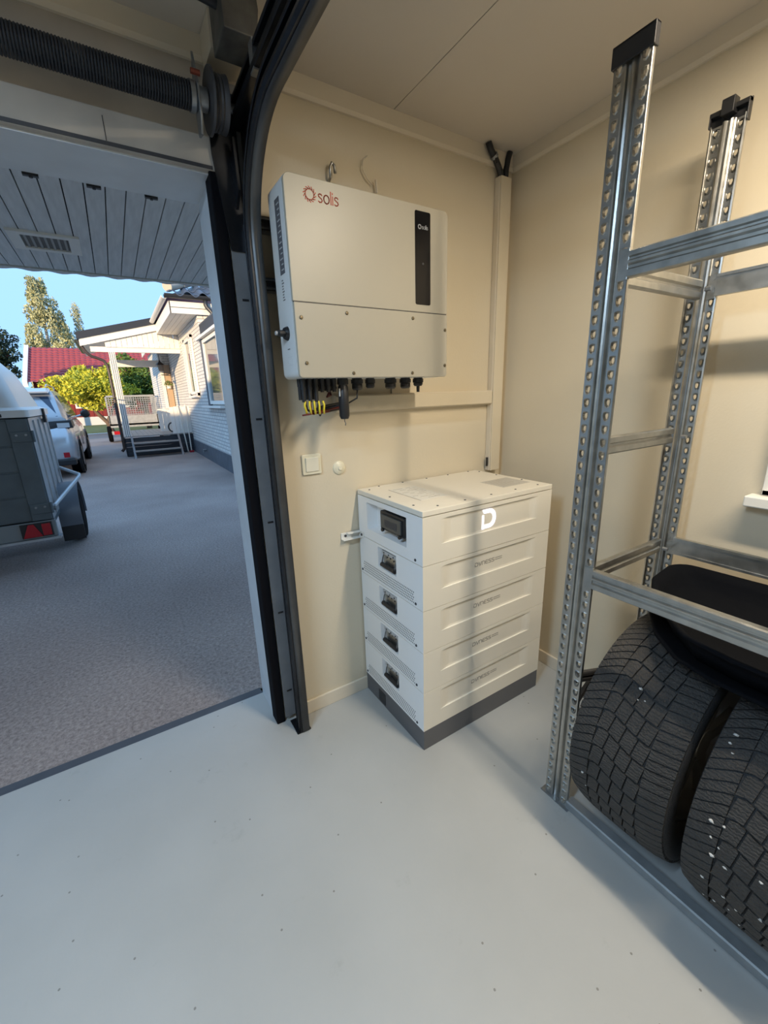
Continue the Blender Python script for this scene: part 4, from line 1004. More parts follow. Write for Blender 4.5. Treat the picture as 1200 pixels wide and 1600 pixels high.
fs = [(i, i+1, k+i+1, k+i) for i in range(nn)] + [(2*k+i+1, 2*k+i, 3*k+i, 3*k+i+1) for i in range(nn)] + [(i+1, i, 2*k+i, 2*k+i+1) for i in range(nn)] + [(0, k, 3*k, 2*k), (nn, 2*k+nn, 3*k+nn, k+nn)]
tile.add(vs, fs)
tl0 = tile.build('roof_tile', M_roofdk, rfo, smooth=True)
for r_ in range(4):
    for c_ in range(7):
        if r_ == 0 and c_ == 0: continue
        if c_ * TWd < r_ * .30 - .05: continue
        place(tl0, 'roof_tile', rfo, (c_ * TWd, r_ * .34, r_ * .34 * sl))
cp_ = MB()
for i in range(6):
    a = Vector((-.42, 8.56, 3.66)) + Vector((1, 1, sl)) * (.30 * i); b = a + Vector((1, 1, sl)) * .33
    cp_.cyl(a, b, .105, .092, 16)
cp_.build('hip_cap', mat('hip_cap_tile', (0.55, 0.47, 0.38), 0.7), rfo, smooth=True)
# windows of the house
def house_window(y0, y1, z0, z1, parent, name='window'):
    f = MB(); t = .07
    f.box(HX - .05, HX + .02, y0, y1, z0, z0 + t); f.box(HX - .05, HX + .02, y0, y1, z1 - t, z1); f.box(HX - .05, HX + .02, y0, y0 + t, z0 + t, z1 - t); f.box(HX - .05, HX + .02, y1 - t, y1, z0 + t, z1 - t)
    o = f.build(name, M_hwhite, parent, bevel=.006)
    MB().box(HX - .012, HX - .002, y0 + t, y1 - t, z0 + t, z1 - t).build('pane', M_glass, o)
    return o
wnd1 = house_window(6.9, 8.35, 1.34, 2.64, hs)
MB().box(HX - .16, HX + .02, 6.8, 8.8, 1.27, 1.31).build('window_sill', M_hwhite, hs)
MB().box(HX - .11, HX + .02, 6.7, 8.75, 2.66, 2.71).build('window_head', M_hwhite, hs)
MB().box(HX - .02, HX + .02, 6.9, 8.55, 2.71, 2.95).build('dark_panel', M_darkwood, hs)
MB().box(HX - .05, HX + .02, 8.36, 8.56, 1.30, 2.66).build('dark_reveal', M_plinth, hs)
wnd2 = house_window(10.05, 10.85, 1.58, 2.90, hs)
MB().box(HX - .09, HX + .02, 9.85, 11.05, 1.50, 1.555).build('window_sill', M_hwhite, hs)
for ya, yb in ((9.72, 10.02), (10.88, 11.18)):
    s_ = MB(); s_.box(HX - .055, HX - .01, ya, ya + .05, 1.55, 2.93); s_.box(HX - .055, HX - .01, yb - .05, yb, 1.55, 2.93); s_.box(HX - .055, HX - .01, ya, yb, 1.55, 1.61); s_.box(HX - .055, HX - .01, ya, yb, 2.87, 2.93)
    sh_ = s_.build('shutter', M_hwhite, hs)
    sl0 = MB().hexa([(HX - .050, ya + .05, 1.62), (HX - .015, ya + .05, 1.645), (HX - .015, yb - .05, 1.645), (HX - .050, yb - .05, 1.62), (HX - .052, ya + .05, 1.63), (HX - .017, ya + .05, 1.655), (HX - .017, yb - .05, 1.655), (HX - .052, yb - .05, 1.63)]).build('shutter_slat', M_hwhite, sh_)
    for i in range(1, 24): place(sl0, 'shutter_slat', sh_, (0, 0, i * .0515))
tp = MB(); tp.cyl((HX - .02, 9.9, .2), (HX - .10, 9.9, .2), .025, n=10); tp.cyl((HX - .09, 9.9, .21), (HX - .09, 9.9, .14), .018, n=8)
tp.build('garden_tap', M_galvd, hs)
# door in the wing wall behind the porch
MB().box(-0.10, 0.08, 14.93, 15.0, 0.55, 2.62).build('porch_door', mat('door_brown', (0.42, 0.30, 0.20), 0.5), hs, bevel=.005)
MB().box(-0.22, -0.12, 14.94, 15.0, 0.55, 2.9).build('corner_board', M_hwhite, hs)

# ------------------------------------------------------------------ porch
po = thing('porch', (-0.8, 13.4, GZ), 'white timber porch with sloping dark roof and deck by the house', 'porch')
def rzx(x): return 3.13 + (x + 2.24) * 0.245
def slab(x0, x1, y0, y1, dz0, dz1): return MB().hexa([(x0, y0, rzx(x0) + dz0), (x1, y0, rzx(x1) + dz0), (x1, y1, rzx(x1) + dz0), (x0, y1, rzx(x0) + dz0), (x0, y0, rzx(x0) + dz1), (x1, y0, rzx(x1) + dz1), (x1, y1, rzx(x1) + dz1), (x0, y1, rzx(x0) + dz1)])
slab(-2.24, -0.36, 11.86, 15.3, -.13, .03).build('porch_roof', M_gutter, po)
slab(-2.20, -0.36, 11.90, 11.94, -.30, -.131).build('front_fascia', M_hwhite, po)
slab(-2.20, -2.17, 11.94, 15.3, -.26, -.131).build('eave_board', M_hwhite, po)
c0 = None
for i in range(17):
    y0 = 11.95 + i * .195
    slab(-2.16, HX, y0, y0 + .186, -.20, -.17).build('ceiling_board', M_hwhite, po)
xx = -1.66
while xx < 0.06:
    x1 = min(xx + .118, HX)
    z1a, z1b = rzx(xx) - .21, rzx(x1) - .21
    MB().hexa([(xx, 11.97, 2.84), (x1, 11.97, 2.84), (x1, 11.99, 2.84), (xx, 11.99, 2.84), (xx, 11.97, z1a), (x1, 11.97, z1b), (x1, 11.99, z1b), (xx, 11.99, z1a)]).build('gable_board', M_hwhite, po)
    xx += .126
MB().box(-2.0, HX, 12.0, 12.12, 2.72, 2.845).build('front_beam', M_hwhite, po)
MB().box(-1.62, -0.22, 14.9, 15.02, 2.55, 2.76).build('rear_beam', M_hwhite, po)
pst = MB(); pst.box(-1.62, -1.475, 11.985, 12.13, 0.53, 2.72)
pp = pst.build('post', M_hwhite, po)
for dx in (-.045, 0, .045): MB().box(-1.5475 + dx - .006, -1.5475 + dx + .006, 11.980, 11.985, .53, 2.72).build('post_groove', M_plinth, pp)
MB().box(-1.62, -1.50, 14.9, 15.02, .53, 2.55).build('post', M_hwhite, po)
d0 = MB().box(-1.66, -1.66 + .118, 11.98, 15.0, .50, .53).build('deck_board', M_hwood, po)
for i in range(1, 14): place(d0, 'deck_board', po, (.1245 * i, 0, 0))
for i in range(4): MB().box(-1.64, HX, 12.0, 12.03, -.01 + i * .125, .105 + i * .125).build('skirt_board', M_darkwood, po)
for i in range(4): MB().box(-1.66, -1.63, 12.0, 15.0, -.01 + i * .125, .105 + i * .125).build('skirt_board', M_darkwood, po)
st_ = thing('porch_steps', (-0.9, 11.7, GZ), 'open grey metal steps with wooden treads in front of the porch', 'steps')
for x in (-1.50, -0.33):
    MB().hexa([(x, 11.42, GZ), (x + .05, 11.42, GZ), (x + .05, 11.52, GZ), (x, 11.52, GZ), (x, 11.90, .52), (x + .05, 11.90, .52), (x + .05, 11.98, .52), (x, 11.98, .52)]).build('stringer', mat('step_steel', (0.22, 0.22, 0.23), 0.45, metal=.4), st_)
for z, y in ((.13, 11.52), (.33, 11.68)):
    MB().box(-1.46, -.33, y - .02, y + .20, z, z + .03).build('tread', M_hwood, st_)
# porch gutter downpipe
MB().tube([(-2.2, 12.0, 2.96), (-2.18, 12.0, 2.86), (-2.10, 12.0, 2.70), (-2.0, 12.0, 2.6), (-1.88, 12.0, 2.56), (-1.76, 12.0, 2.50), (-1.70, 12.0, 2.38), (-1.69, 12.0, 2.2), (-1.69, 12.0, 0.30), (-1.70, 12.0, .2), (-1.76, 11.98, .14)], 0.038, 10).build('downpipe', mat('downpipe_brown', (0.05, 0.035, 0.03), 0.35), po, smooth='all')
gutter((-2.27, 11.86, 3.02), (-2.27, 15.3, 3.02), .055, M_gutter, po)
# white board fence at the deck's near corner
fn = thing('porch_screen', (-0.12, 12.05, .53), 'white board screen on the deck beside the house wall', 'fence')
for i in range(5):
    MB().box(-.42 + i * .105, -.42 + i * .105 + .098, 11.99 + .006 * (i % 2), 12.015 + .006 * (i % 2), .50, 1.27 + .012 * ((i * 7) % 3)).build('board', M_hwhite, fn)
MB().box(-.44, HX - .02, 12.02, 12.05, 1.12, 1.18).build('rail', M_hwhite, fn)
fn2 = thing('deck_gate', (-0.5, 12.9, .53), 'pale wooden gate standing open on the porch deck', 'gate')
for i in range(3):
    MB().box(-.66 + i * .12, -.66 + i * .12 + .11, 12.9, 12.92, .56, 1.22).build('board', M_hwhite, fn2)
MB().box(-.68, -.30, 12.92, 12.95, .72, .78).build('rail', M_pale, fn2); MB().box(-.68, -.30, 12.92, 12.95, 1.08, 1.14).build('rail', M_pale, fn2)
bc = MB().tube([(-.36 + .10 * math.cos(a), 12.6, .68 + .13 * math.sin(a)) for a in [i * math.pi / 10 for i in range(21)]], .02, 6)
tag(bc.build('garden_hose', M_black, smooth='all'), 'coil of black hose leaning by the deck gate', 'hose')
# poles leaning on the screen
tag(MB().tube([(-.12, 11.80, GZ + .03), (-.20, 11.95, 1.30)], .016, 8).build('broom_handle', M_pale), 'left of two pale poles leaning against the porch screen', 'pole', 'poles by the porch')
pl = thing('red_foot_pole', (-.03, 11.8, GZ), 'right of two pale poles leaning against the porch screen, with red foot', 'pole', 'poles by the porch')
MB().tube([(-.03, 11.80, GZ + .05), (-.005, 11.95, 1.32)], .016, 8).build('pole', M_pale, pl)
MB().box(-.085, .03, 11.74, 11.84, GZ, GZ + .06).build('foot', M_redlens, pl, bevel=.01)
# lantern and plant
ln = thing('wall_lantern', (-.22, 14.6, 2.45), 'dark metal lantern hanging under the porch roof', 'lantern')
MB().lathe([(0, .34), (.02, .34), (.03, .30), (.13, .20), (.14, .19), (0, .19)], (-.22, 14.6, 2.40), (0, 0, 1), 8).build('lantern_hood', mat('lantern_copper', (0.06, 0.04, 0.03), 0.4, metal=.5), ln)
MB().lathe([(.09, .19), (.06, 0), (0, 0)], (-.22, 14.6, 2.40), (0, 0, 1), 6).build('lantern_glass', mat('lantern_glass', (.25, .2, .16), .2), ln)
MB().tube([(-.22, 14.6, 2.74), (-.22, 14.6, 2.90)], .01, 6).build('chain', M_gutter, ln)
MB().tube([(-.20, 14.93, 2.30), (-.0, 14.8, 2.30)], .012, 6).build('bracket', M_gutter, ln)

# ------------------------------------------------------------------ foliage helper
def leaves(name, m, parent, clusters, size, droop=0.0):
    V = []; F = []
    for (cx, cy, cz), (rx, ry, rzz), n in clusters:
        d = rng.normal(size=(n, 3)); d /= np.linalg.norm(d, axis=1)[:, None]
        r = rng.uniform(.25, 1, size=(n, 1)) ** .5
        P = np.array([cx, cy, cz]) + d * r * np.array([rx, ry, rzz])
        a = rng.normal(size=(n, 3)); a[:, 2] -= droop; a /= np.linalg.norm(a, axis=1)[:, None]
        b = np.cross(a, rng.normal(size=(n, 3))); b /= np.linalg.norm(b, axis=1)[:, None]
        s = size * rng.uniform(.6, 1.3, size=(n, 1))
        o = len(V) * 4 if False else sum(len(v) for v in V)
        quad = np.stack([P - a * s, P + b * s * .45, P + a * s, P - b * s * .45], 1).reshape(-1, 3)
        V.append(quad); F.append(np.arange(o, o + 4 * n).reshape(-1, 4))
    V = np.concatenate(V); F = np.concatenate(F)
    V = V - LOC[parent.name]
    me = bpy.data.meshes.new(name); me.from_pydata(V.tolist(), [], F.tolist()); me.materials.append(m)
    ob = bpy.data.objects.new(name, me); COL.objects.link(ob); ob.parent = parent; ob['kind'] = 'stuff'; LOC[ob.name] = LOC[parent.name]
    return ob
def blobs(c, R, k, n, r0):
    out = []
    for i in range(k):
        d = rng.normal(size=3); d /= np.linalg.norm(d); q = rng.uniform(.35, .95)
        out.append(((c[0] + d[0] * R[0] * q, c[1] + d[1] * R[1] * q, c[2] + d[2] * R[2] * q), (r0 * rng.uniform(.7, 1.3), r0 * rng.uniform(.7, 1.3), r0 * rng.uniform(.45, .8)), n))
    return out
ty = thing('maple_tree', (-2.3, 24.0, GZ), 'low spreading tree with sunlit yellow-green crown across the road', 'tree')
MB().tube([(-2.0, 24.0, GZ), (-2.15, 24.0, .5), (-2.45, 24.0, .9), (-2.8, 24.0, 1.5), (-2.9, 24.0, 2.2)], [.13, .10, .085, .06, .03], 8).build('trunk', M_bark, ty, smooth='all')
MB().tube([(-2.15, 24.0, .5), (-1.8, 24.1, 1.2), (-1.3, 24.2, 1.9)], [.09, .06, .03], 8).build('branch', M_bark, ty, smooth='all')
leaves('foliage', M_leafy, ty, blobs((-2.45, 24.0, 2.2), (1.75, 1.5, 1.05), 44, 260, .55), .085)
tg = thing('green_tree', (-.2, 26.5, GZ), 'green leafy tree seen under the porch roof', 'tree')
MB().tube([(-.2, 26.5, GZ), (-.2, 26.5, 1.6), (-.1, 26.5, 2.6)], [.15, .11, .05], 8).build('trunk', M_bark, tg, smooth='all')
leaves('foliage', M_leafg, tg, blobs((-.1, 26.5, 2.5), (2.0, 1.4, 1.6), 44, 240, .6), .095)
bi = thing('birch_tree', (-5.6, 46.0, GZ), 'tall slender birch with pale drooping foliage behind the red roof', 'tree')
MB().tube([(-5.6, 46, GZ), (-5.6, 46, 6), (-5.4, 46, 11.2)], [.22, .14, .03], 8).build('trunk', mat('birch_bark', (.5, .48, .44), .8), bi, smooth='all')
cl = []
for i in range(110):
    z = rng.uniform(3.0, 11.2); wmax = 1.9 * (1 - ((z - 3.0) / 8.8) ** 1.5) + .22
    a = rng.uniform(0, 6.28); q = rng.uniform(.1, 1) ** .6
    cl.append(((-5.45 + wmax * q * math.cos(a) + .12 * math.sin(z), 46 + wmax * q * math.sin(a), z), (.34, .34, .66), 130))
leaves('foliage', M_leafb, bi, cl, .12, 1.2)
b2 = thing('young_birch', (-3.2, 47.0, GZ), 'smaller birch top rising beside the tall birch', 'tree')
MB().tube([(-3.2, 47, GZ), (-3.2, 47, 9.8)], [.14, .02], 8).build('trunk', MATS['birch_bark'], b2, smooth='all')
leaves('foliage', M_leafb, b2, [((-3.2 + rng.uniform(-1, 1) * .9 * (1 - (z - 3) / 8), 47 + rng.uniform(-.5, .5), z), (.22, .22, .55), 60) for z in np.linspace(3.5, 9.8, 40)], .085, 1.2)
rw = thing('rowan_tree', (-7.5, 30.0, GZ), 'dark green tree with red berries at the left edge', 'tree')
MB().tube([(-7.5, 30, GZ), (-7.5, 30, 2.5), (-7.4, 30, 4)], [.16, .12, .05], 8).build('trunk', M_bark, rw, smooth='all')
leaves('foliage', M_leafd, rw, blobs((-7.35, 30, 4.3), (1.75, 1.4, 1.5), 46, 240, .6), .10)
leaves('berries', M_berry, rw, blobs((-7.35, 30, 4.5), (1.7, 1.4, 1.35), 22, 9, .16), .05)
hp_ = thing('hanging_plant', (-.02, 14.85, 1.9), 'small green plant hanging on the porch wall', 'plant')
leaves('foliage', M_leafg, hp_, [((-.04, 14.82, 2.0), (.14, .09, .11), 90)], .03)
MB().lathe([(0, 0), (.06, 0), (.08, .1), (0, .1)], (-.04, 14.85, 1.85), (0, 0, 1), 12).build('pot', M_hwhite, hp_)

# ------------------------------------------------------------------ red house far behind
rh = thing('red_house', (0, 38, GZ), 'red wooden house with red tiled roof across the road', 'house')
MB().box(-6.0, 9.0, 35.0, 43, GZ, .55).build('foundation', mat('foundation_pale', (.55, .55, .55), .8), rh)
MB().box(-6.0, 9.0, 35.0, 43, .55, 3.0).build('wall', M_redwall, rh)
bt_ = MB().box(-5.98, -5.90, 34.97, 35.0, .55, 3.0).build('batten', M_redwall, rh)
for i in range(1, 46): place(bt_, 'batten', rh, (i * .26, 0, 0))
def wv(x): return .05 * abs(math.sin(x * math.pi / .32))
vs = []; NX, NR = 240, 14
for j in range(NR):
    for e in (0, 1):
        for i in range(NX + 1):
            x = -6.25 + 15.6 * i / NX; t = (j + e) / NR
            vs.append((x, 34.4 + 4.6 * t, 2.85 + 2.62 * t + wv(x) + (.05 if e == 0 else 0.0)))
rr = MB(); k = NX + 1
rr.add(vs, [(r * k + i, r * k + i + 1, (r + 1) * k + i + 1, (r + 1) * k + i) for r in range(2 * NR - 1) for i in range(NX)])
ro = rr.build('roof_tiles', M_redroof, rh, flip=False); ro['kind'] = 'stuff'
MB().add([(-6.25, 39, 5.47), (9.35, 39, 5.47), (9.35, 43.6, 2.85), (-6.25, 43.6, 2.85)], [(0, 1, 2, 3)]).build('rear_roof', M_redroof, rh)
MB().hexa([(-6.45, 34.35, 2.62), (-6.20, 34.35, 2.62), (-6.20, 39, 5.32), (-6.45, 39, 5.32), (-6.45, 34.35, 3.0), (-6.20, 34.35, 3.0), (-6.20, 39, 5.66), (-6.45, 39, 5.66)]).build('barge_board', M_hwhite, rh)
for x in (-4.0, -1.2, 1.6):
    f = MB().box(x, x + .9, 34.93, 34.97, 1.15, 2.15).build('window', M_hwhite, rh)
    MB().box(x + .1, x + .8, 34.92, 34.93, 1.25, 2.05).build('pane', M_glass, f)

# ------------------------------------------------------------------ far mesh trailer
ft = thing('mesh_trailer', (-1.2, 17.5, GZ), 'small trailer with wire mesh sides parked behind the porch', 'trailer')
f_ = MB()
for x0, x1, y in ((-1.98, -.36, 17.0), (-1.98, -.36, 18.9)):
    f_.box(x0, x1, y, y + .04, .62, .68); f_.box(x0, x1, y, y + .04, 1.66, 1.70); f_.box(x0, x0 + .04, y, y + .04, .62, 1.7); f_.box(x1 - .04, x1, y, y + .04, .62, 1.7); f_.box(x0, x1, y, y + .04, .95, .98)
for x in (-1.98, -.40):
    f_.box(x, x + .04, 17.0, 18.94, .62, .68); f_.box(x, x + .04, 17.0, 18.94, 1.66, 1.70)
f_.build('frame', M_trlg, ft)
for y in (17.02, 18.92):
    m_ = MB()
    for i in range(21): m_.box(-1.96 + i * .079, -1.96 + i * .079 + .012, y - .005, y + .005, .98, 1.66)
    for i in range(9): m_.box(-1.98, -.36, y - .005, y + .005, 1.0 + i * .08, 1.012 + i * .08)
    m_.build('wire_mesh', M_trlg, ft)
for x in (-1.96, -.38):
    m_ = MB()
    for i in range(24): m_.box(x - .005, x + .005, 17.02 + i * .08, 17.032 + i * .08, .68, 1.66)
    for i in range(12): m_.box(x - .005, x + .005, 17.0, 18.94, .70 + i * .08, .712 + i * .08)
    m_.build('wire_mesh', M_trlg, ft)
MB().box(-1.97, -.37, 17.0, 18.92, .55, .62).build('deck', M_trlg, ft)
MB().box(-1.97, -.37, 17.0, 17.02, .62, .95).build('tailboard', M_trlg, ft)
MB().box(-1.97, -.37, 16.98, 17.0, .30, .42).build('lamp_board', M_trlg, ft)
MB().box(-1.90, -1.70, 16.96, 16.98, .30, .42).build('tail_lamp', M_redlens, ft)
for x in (-2.12, -.35):
    MB().lathe([(0, 0), (.16, 0), (.27, .0), (.30, .03), (.30, .12), (.27, .15), (0, .15)], (x, 17.9, .28), (1, 0, 0), 24).build('wheel', M_rubber, ft, smooth=True)

# ------------------------------------------------------------------ silver SUV seen from behind
cx0, cw, cy0 = -3.46, 0.94, 8.95
sv = thing('silver_suv', (cx0, cy0 + 2.3, GZ), 'silver SUV parked on the driveway, seen from behind', 'car')
def loft(rings, mirror=True):
    """rings: list of (y, [(halfwidth, z), ...]) ; closes at the centre line"""
    mb = MB(); R_ = []
    for y, pts in rings:
        full = [(cx0 + a, y, b) for a, b in pts] + [(cx0 - a, y, b) for a, b in reversed(pts)]
        R_.append(full)
    k = len(R_[0]); vs = [q for r in R_ for q in r]
    fs = [(r*k+i, r*k+(i+1) % k, (r+1)*k+(i+1) % k, (r+1)*k+i) for r in range(len(R_)-1) for i in range(k)]
    fs += [tuple(range(k-1, -1, -1)), tuple(range((len(R_)-1)*k, len(R_)*k))]
    return mb.add(vs, fs)
Y = lambda d: cy0 + d
body = loft([
    (Y(.00), [(.62, .40), (.78, .44), (.82, .58), (.80, .72), (.76, .78)]),
    (Y(.05), [(.74, .33), (.86, .40), (.90, .60), (.88, .85), (.82, .98)]),
    (Y(.16), [(.80, .27), (.91, .36), (.935, .62), (.925, .90), (.87, 1.10)]),
    (Y(.45), [(.82, .24), (.93, .32), (.94, .62), (.935, .92), (.88, 1.12)]),
    (Y(2.6), [(.82, .24), (.93, .32), (.94, .60), (.93, .90), (.87, 1.08)]),
    (Y(3.6), [(.82, .24), (.93, .32), (.94, .60), (.92, .88), (.84, 1.04)]),
    (Y(4.4), [(.80, .26), (.90, .34), (.91, .58), (.87, .80), (.76, .92)]),
    (Y(4.65), [(.60, .34), (.72, .40), (.74, .56), (.70, .70), (.60, .76)])])
bo = body.build('body', M_carp, sv, smooth=True, bevel=.02)
cab = loft([
    (Y(.14), [(.88, 1.08), (.86, 1.14), (.80, 1.20), (.0, 1.22)]),
    (Y(.30), [(.88, 1.10), (.84, 1.35), (.74, 1.56), (.0, 1.62)]),
    (Y(.40), [(.88, 1.11), (.83, 1.40), (.70, 1.70), (.0, 1.76)]),
    (Y(1.2), [(.88, 1.11), (.83, 1.40), (.69, 1.73), (.0, 1.80)]),
    (Y(2.2), [(.88, 1.10), (.82, 1.38), (.67, 1.69), (.0, 1.76)]),
    (Y(2.8), [(.87, 1.08), (.80, 1.30), (.64, 1.50), (.0, 1.56)]),
    (Y(3.35), [(.86, 1.05), (.80, 1.08), (.70, 1.10), (.0, 1.12)])])
cab.build('cabin', M_carp, sv, smooth=True)
# rear window, spoiler, side glass
def quadplate(p, m, name, parent, th=.012):
    p = [Vector(q) for q in p]; n = (p[1] - p[0]).cross(p[3] - p[0]).normalized()
    return MB().hexa([q - n * th * .5 for q in p] + [q + n * th * .5 for q in p]).build(name, m, parent, bevel=.004)
quadplate([(cx0 - .74, Y(.155), 1.20), (cx0 + .74, Y(.155), 1.20), (cx0 + .64, Y(.325), 1.60), (cx0 - .64, Y(.325), 1.60)], M_carglass, 'rear_window', sv, .03)
MB().hexa([(cx0 - .68, Y(.18), 1.66), (cx0 + .68, Y(.18), 1.66), (cx0 + .68, Y(.55), 1.72), (cx0 - .68, Y(.55), 1.72), (cx0 - .66, Y(.18), 1.70), (cx0 + .66, Y(.18), 1.70), (cx0 + .66, Y(.55), 1.77), (cx0 - .66, Y(.55), 1.77)]).build('spoiler', M_carp, sv, bevel=.01)
for s in (-1, 1):
    quadplate([(cx0 + s * .868, Y(.55), 1.17), (cx0 + s * .865, Y(2.9), 1.13), (cx0 + s * .74, Y(2.25), 1.60), (cx0 + s * .745, Y(.60), 1.62)], M_carglass, 'side_window', sv, .03)
    MB().tube([(cx0 + s * .62, Y(.5), 1.80), (cx0 + s * .62, Y(.7), 1.84), (cx0 + s * .61, Y(2.0), 1.83), (cx0 + s * .60, Y(2.2), 1.78)], .016, 6).build('roof_rail', M_carp, sv)
    tl_ = MB().hexa([(cx0 + s * .42, Y(.02), .97), (cx0 + s * .95, Y(.10), .97), (cx0 + s * .955, Y(.50), 1.0), (cx0 + s * .42, Y(.3), 1.0), (cx0 + s * .42, Y(.05), 1.11), (cx0 + s * .93, Y(.11), 1.13), (cx0 + s * .935, Y(.50), 1.14), (cx0 + s * .42, Y(.3), 1.12)])
    tlo = tl_.build('tail_lamp', M_carblk, sv, bevel=.008)
    MB().box(cx0 + s * .70, cx0 + s * .90, Y(.045), Y(.11), .99, 1.08).build('lamp_lens', M_clear, tlo)
    MB().box(cx0 + s * .70, cx0 + s * .80, Y(-.005), Y(.03), .40, .50).build('reflector', M_redlens, sv)
    MB().box(cx0 + s * .60, cx0 + s * .72, Y(.035), Y(.06), .83, .90).build('vent', M_carblk, sv)
    for yw in (.92, 3.75):
        wh = MB().lathe([(.0, 0), (.22, 0), (.25, .01), (.345, .0), (.365, .03), (.365, .2), (.345, .23), (0, .23)], (cx0 + s * .955, Y(yw), GZ + .365), (-s, 0, 0), 28).build('wheel', M_rubber, sv, smooth=True)
        MB().lathe([(0, -.005), (.08, -.006), (.21, .0), (.23, .01)], (cx0 + s * .957, Y(yw), GZ + .365), (-s, 0, 0), 20).build('hub', M_rim, wh, smooth=True)
        MB().lathe([(.37, -.005), (.43, -.005), (.43, .05), (.37, .05)], (cx0 + s * .94, Y(yw), GZ + .38), (-s, 0, 0), 28).build('wheel_arch', M_carblk, sv)
    mi = MB().lathe([(0, 0), (.07, .01), (.10, .06), (.10, .12), (.06, .17), (0, .18)], (cx0 + s * 1.07, Y(2.55), 1.20), (0, 1, 0), 14)
    mo_ = mi.build('door_mirror', M_carblk, sv, smooth=True); MB().tube([(cx0 + s * .88, Y(2.65), 1.14), (cx0 + s * 1.03, Y(2.65), 1.18)], .025, 8).build('mirror_arm', M_carp, mo_)
MB().box(cx0 - .88, cx0 + .88, Y(.0), Y(.25), .24, .36).build('bumper_skirt', M_carblk, sv, bevel=.02)
MB().box(cx0 - .26, cx0 + .26, Y(-.012), Y(.03), .62, .74).build('number_plate', M_hwhite, sv)
MB().hexa([(cx0 - .04, Y(1.0), 1.79), (cx0 + .04, Y(1.0), 1.79), (cx0 + .03, Y(1.3), 1.80), (cx0 - .03, Y(1.3), 1.80), (cx0 - .015, Y(1.0), 1.88), (cx0 + .015, Y(1.0), 1.88), (cx0 + .005, Y(1.18), 1.82), (cx0 - .005, Y(1.18), 1.82)]).build('roof_antenna', M_carblk, sv)

# ------------------------------------------------------------------ grey trailer with white hard cover
TX1, TX0, TYr, TYf = -2.395, -3.78, 3.25, 4.5
gt = thing('box_trailer', (-3.1, 4.5, GZ), 'grey box trailer with white hard cover at the left edge', 'trailer')
for i in range(4):
    z0 = .41 + i * .227
    MB().box(TX0 + .02, TX1 - .15, TYr - .02, TYr, z0 + .005, z0 + .22).build('tailgate_plank', M_trl, gt, bevel=.004)
MB().box(TX0, TX1, TYr - .012, TYr + .01, .41, 1.325).build('tailgate_backing', M_trl, gt)
for x0, x1 in ((TX1 - .15, TX1 - .008), (TX0, TX0 + .14)):
    MB().box(x0, x1, TYr - .035, TYr - .012, .41, 1.325).build('corner_upright', M_trl, gt, bevel=.004)
MB().box(TX0, TX1 + .01, TYr - .03, TYr + .02, .245, .40).build('lamp_board', mat('trailer_board_grey', (0.22, 0.24, 0.25), 0.5, metal=.3), gt, bevel=.004)
MB().box(TX0, TX1 + .03, TYr - .06, TYr + .02, .222, .243).build('bumper_edge', M_trlg, gt)
tl_ = MB().box(TX1 - .25, TX1 - .02, TYr - .045, TYr - .03, .26, .39).build('lamp_housing', M_carblk, gt)
MB().prism([(TX1 - .24, .265), (TX1 - .10, .265), (TX1 - .15, .385), (TX1 - .19, .385)], 1, TYr - .056, TYr - .045).build('red_triangle', M_redlens, tl_)
MB().box(TX1 - .095, TX1 - .03, TYr - .054, TYr - .045, .27, .38).build('red_lens', M_redlens, tl_)
MB().box(TX1 - .012, TX1, TYr + .01, TYf, .40, 1.325).build('side_panel', M_trlg, gt)
MB().box(TX0, TX0 + .012, TYr + .01, TYf, .40, 1.325).build('side_panel', M_trlg, gt)
MB().box(TX0, TX1, TYf - .02, TYf, .40, 1.325).build('front_panel', M_trl, gt)
for i in range(4):
    MB().box(TX1, TX1 + .012, TYr + .2 + i * .3, TYr + .24 + i * .3, .42, 1.3).build('side_rib', M_trlg, gt)
MB().box(TX0, TX1, TYr, TYf, .36, .40).build('floor_pan', M_trl, gt)
for z in (.52, 1.17):
    h_ = MB(); h_.box(TX1 - .14, TX1 + .014, TYr - .05, TYr - .035, z - .045, z + .045); h_.cyl((TX1 + .01, TYr - .045, z - .05), (TX1 + .01, TYr - .045, z + .05), .014, n=8)
    ho = h_.build('hinge', M_trl, gt, bevel=.003)
    for dx in (.035, .10): MB().cyl((TX1 - dx, TYr - .05, z + .015), (TX1 - dx, TYr - .058, z + .015), .010, n=6).build('hinge_bolt', M_galvd, ho)
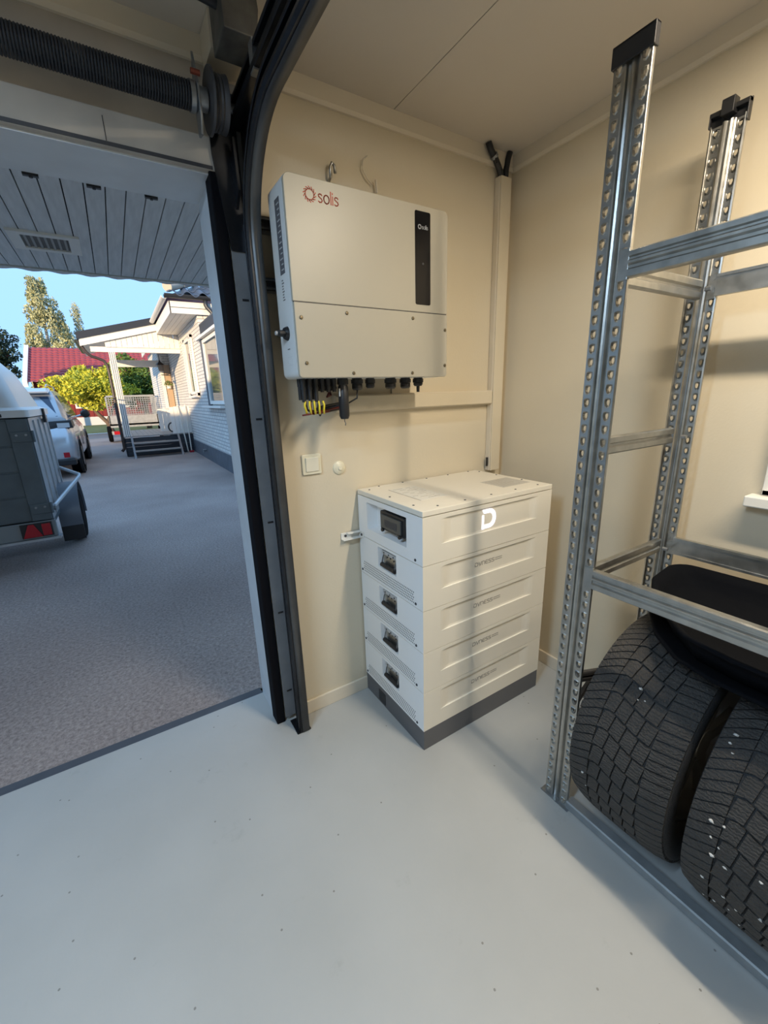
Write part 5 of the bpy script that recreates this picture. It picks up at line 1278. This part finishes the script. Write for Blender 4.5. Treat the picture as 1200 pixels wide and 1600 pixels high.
# white shell
def rr2(x0, x1, y0, y1, r, n=5):
    P = []
    for cx, cy, a in ((x1 - r, y1 - r, 0), (x0 + r, y1 - r, 90), (x0 + r, y0 + r, 180), (x1 - r, y0 + r, 270)):
        for i in range(n + 1):
            t = math.radians(a + 90 * i / n); P.append((cx + r * math.cos(t), cy + r * math.sin(t)))
    return P
sh = MB(); rings = []
for ins, z, r in ((0, 1.335, .04), (0, 1.395, .04), (-.012, 1.40, .04), (-.02, 1.405, .05), (-.06, 1.42, .08), (-.10, 1.56, .12), (-.16, 1.74, .16), (-.26, 1.88, .2), (-.42, 1.955, .2), (-.6, 1.975, .1)):
    rings.append([(a, b, z) for a, b in rr2(TX0 - .02 - ins, TX1 + .02 + ins, TYr - .06 - ins * .8, TYf + .02 + ins, r)])
k = len(rings[0]); sh.add([q for r in rings for q in r], [(j*k+i, j*k+(i+1) % k, (j+1)*k+(i+1) % k, (j+1)*k+i) for j in range(len(rings)-1) for i in range(k)] + [tuple(range((len(rings)-1)*k, len(rings)*k))])
sho = sh.build('cover_shell', M_cover, gt, smooth=True)
MB().box(TX0 + .1, TX1 - .16, TYr - .066, TYr - .055, 1.342, 1.368).build('rim_slot', M_carblk, sho)
MB().box(TX1 + .015, TX1 + .04, TYr + .75, TYr + .80, 1.26, 1.40).build('cover_catch', M_carblk, sho)
# wheel, mudguard, side bar
for s, xw in ((1, TX1 + .16), (-1, TX0 - .16)):
    wh = MB().lathe([(0, 0), (.17, .0), (.19, .01), (.26, .0), (.29, .03), (.29, .13), (.26, .155), (0, .155)], (xw, 4.05, GZ + .29), (-s, 0, 0), 28).build('wheel', M_rubber, gt, smooth=True)
    mg = MB(); n = 14; vs = []
    for i in range(n + 1):
        a = math.radians(-12 + 204 * i / n)
        for rr_ in (.335, .35):
            for xx in (xw - s * .18, xw + s * .012): vs.append((xx, 4.05 - rr_ * math.cos(a) * 1.02, GZ + .30 + rr_ * math.sin(a)))
    mg.add(vs, [(4*i+a, 4*i+b, 4*i+4+b, 4*i+4+a) for i in range(n) for a, b in ((0, 1), (1, 3), (3, 2), (2, 0))] + [(0, 1, 3, 2), (4*n, 4*n+2, 4*n+3, 4*n+1)])
    mg.build('mudguard', M_mud, gt, smooth=True)
    MB().box(xw - s * .18, xw + s * .01, 3.70, 3.715, .05, .30).build('mud_flap', M_carblk, gt)
MB().tube([(TX1 + .01, 4.4, .74), (TX1 + .21, 3.95, .70), (TX1 + .21, 3.93, .68), (TX1 + .01, 3.32, .50)], .018, 8).build('side_bar', M_trlg, gt, smooth=True)
MB().cyl((TX1, 3.32, .50), (TX1 + .03, 3.32, .50), .03, n=10).build('bar_mount', M_galvd, gt)
MB().tube([(-3.07, TYf, .38), (-3.07, TYf + 1.0, .42)], .04, 8).build('drawbar', M_trlg, gt)
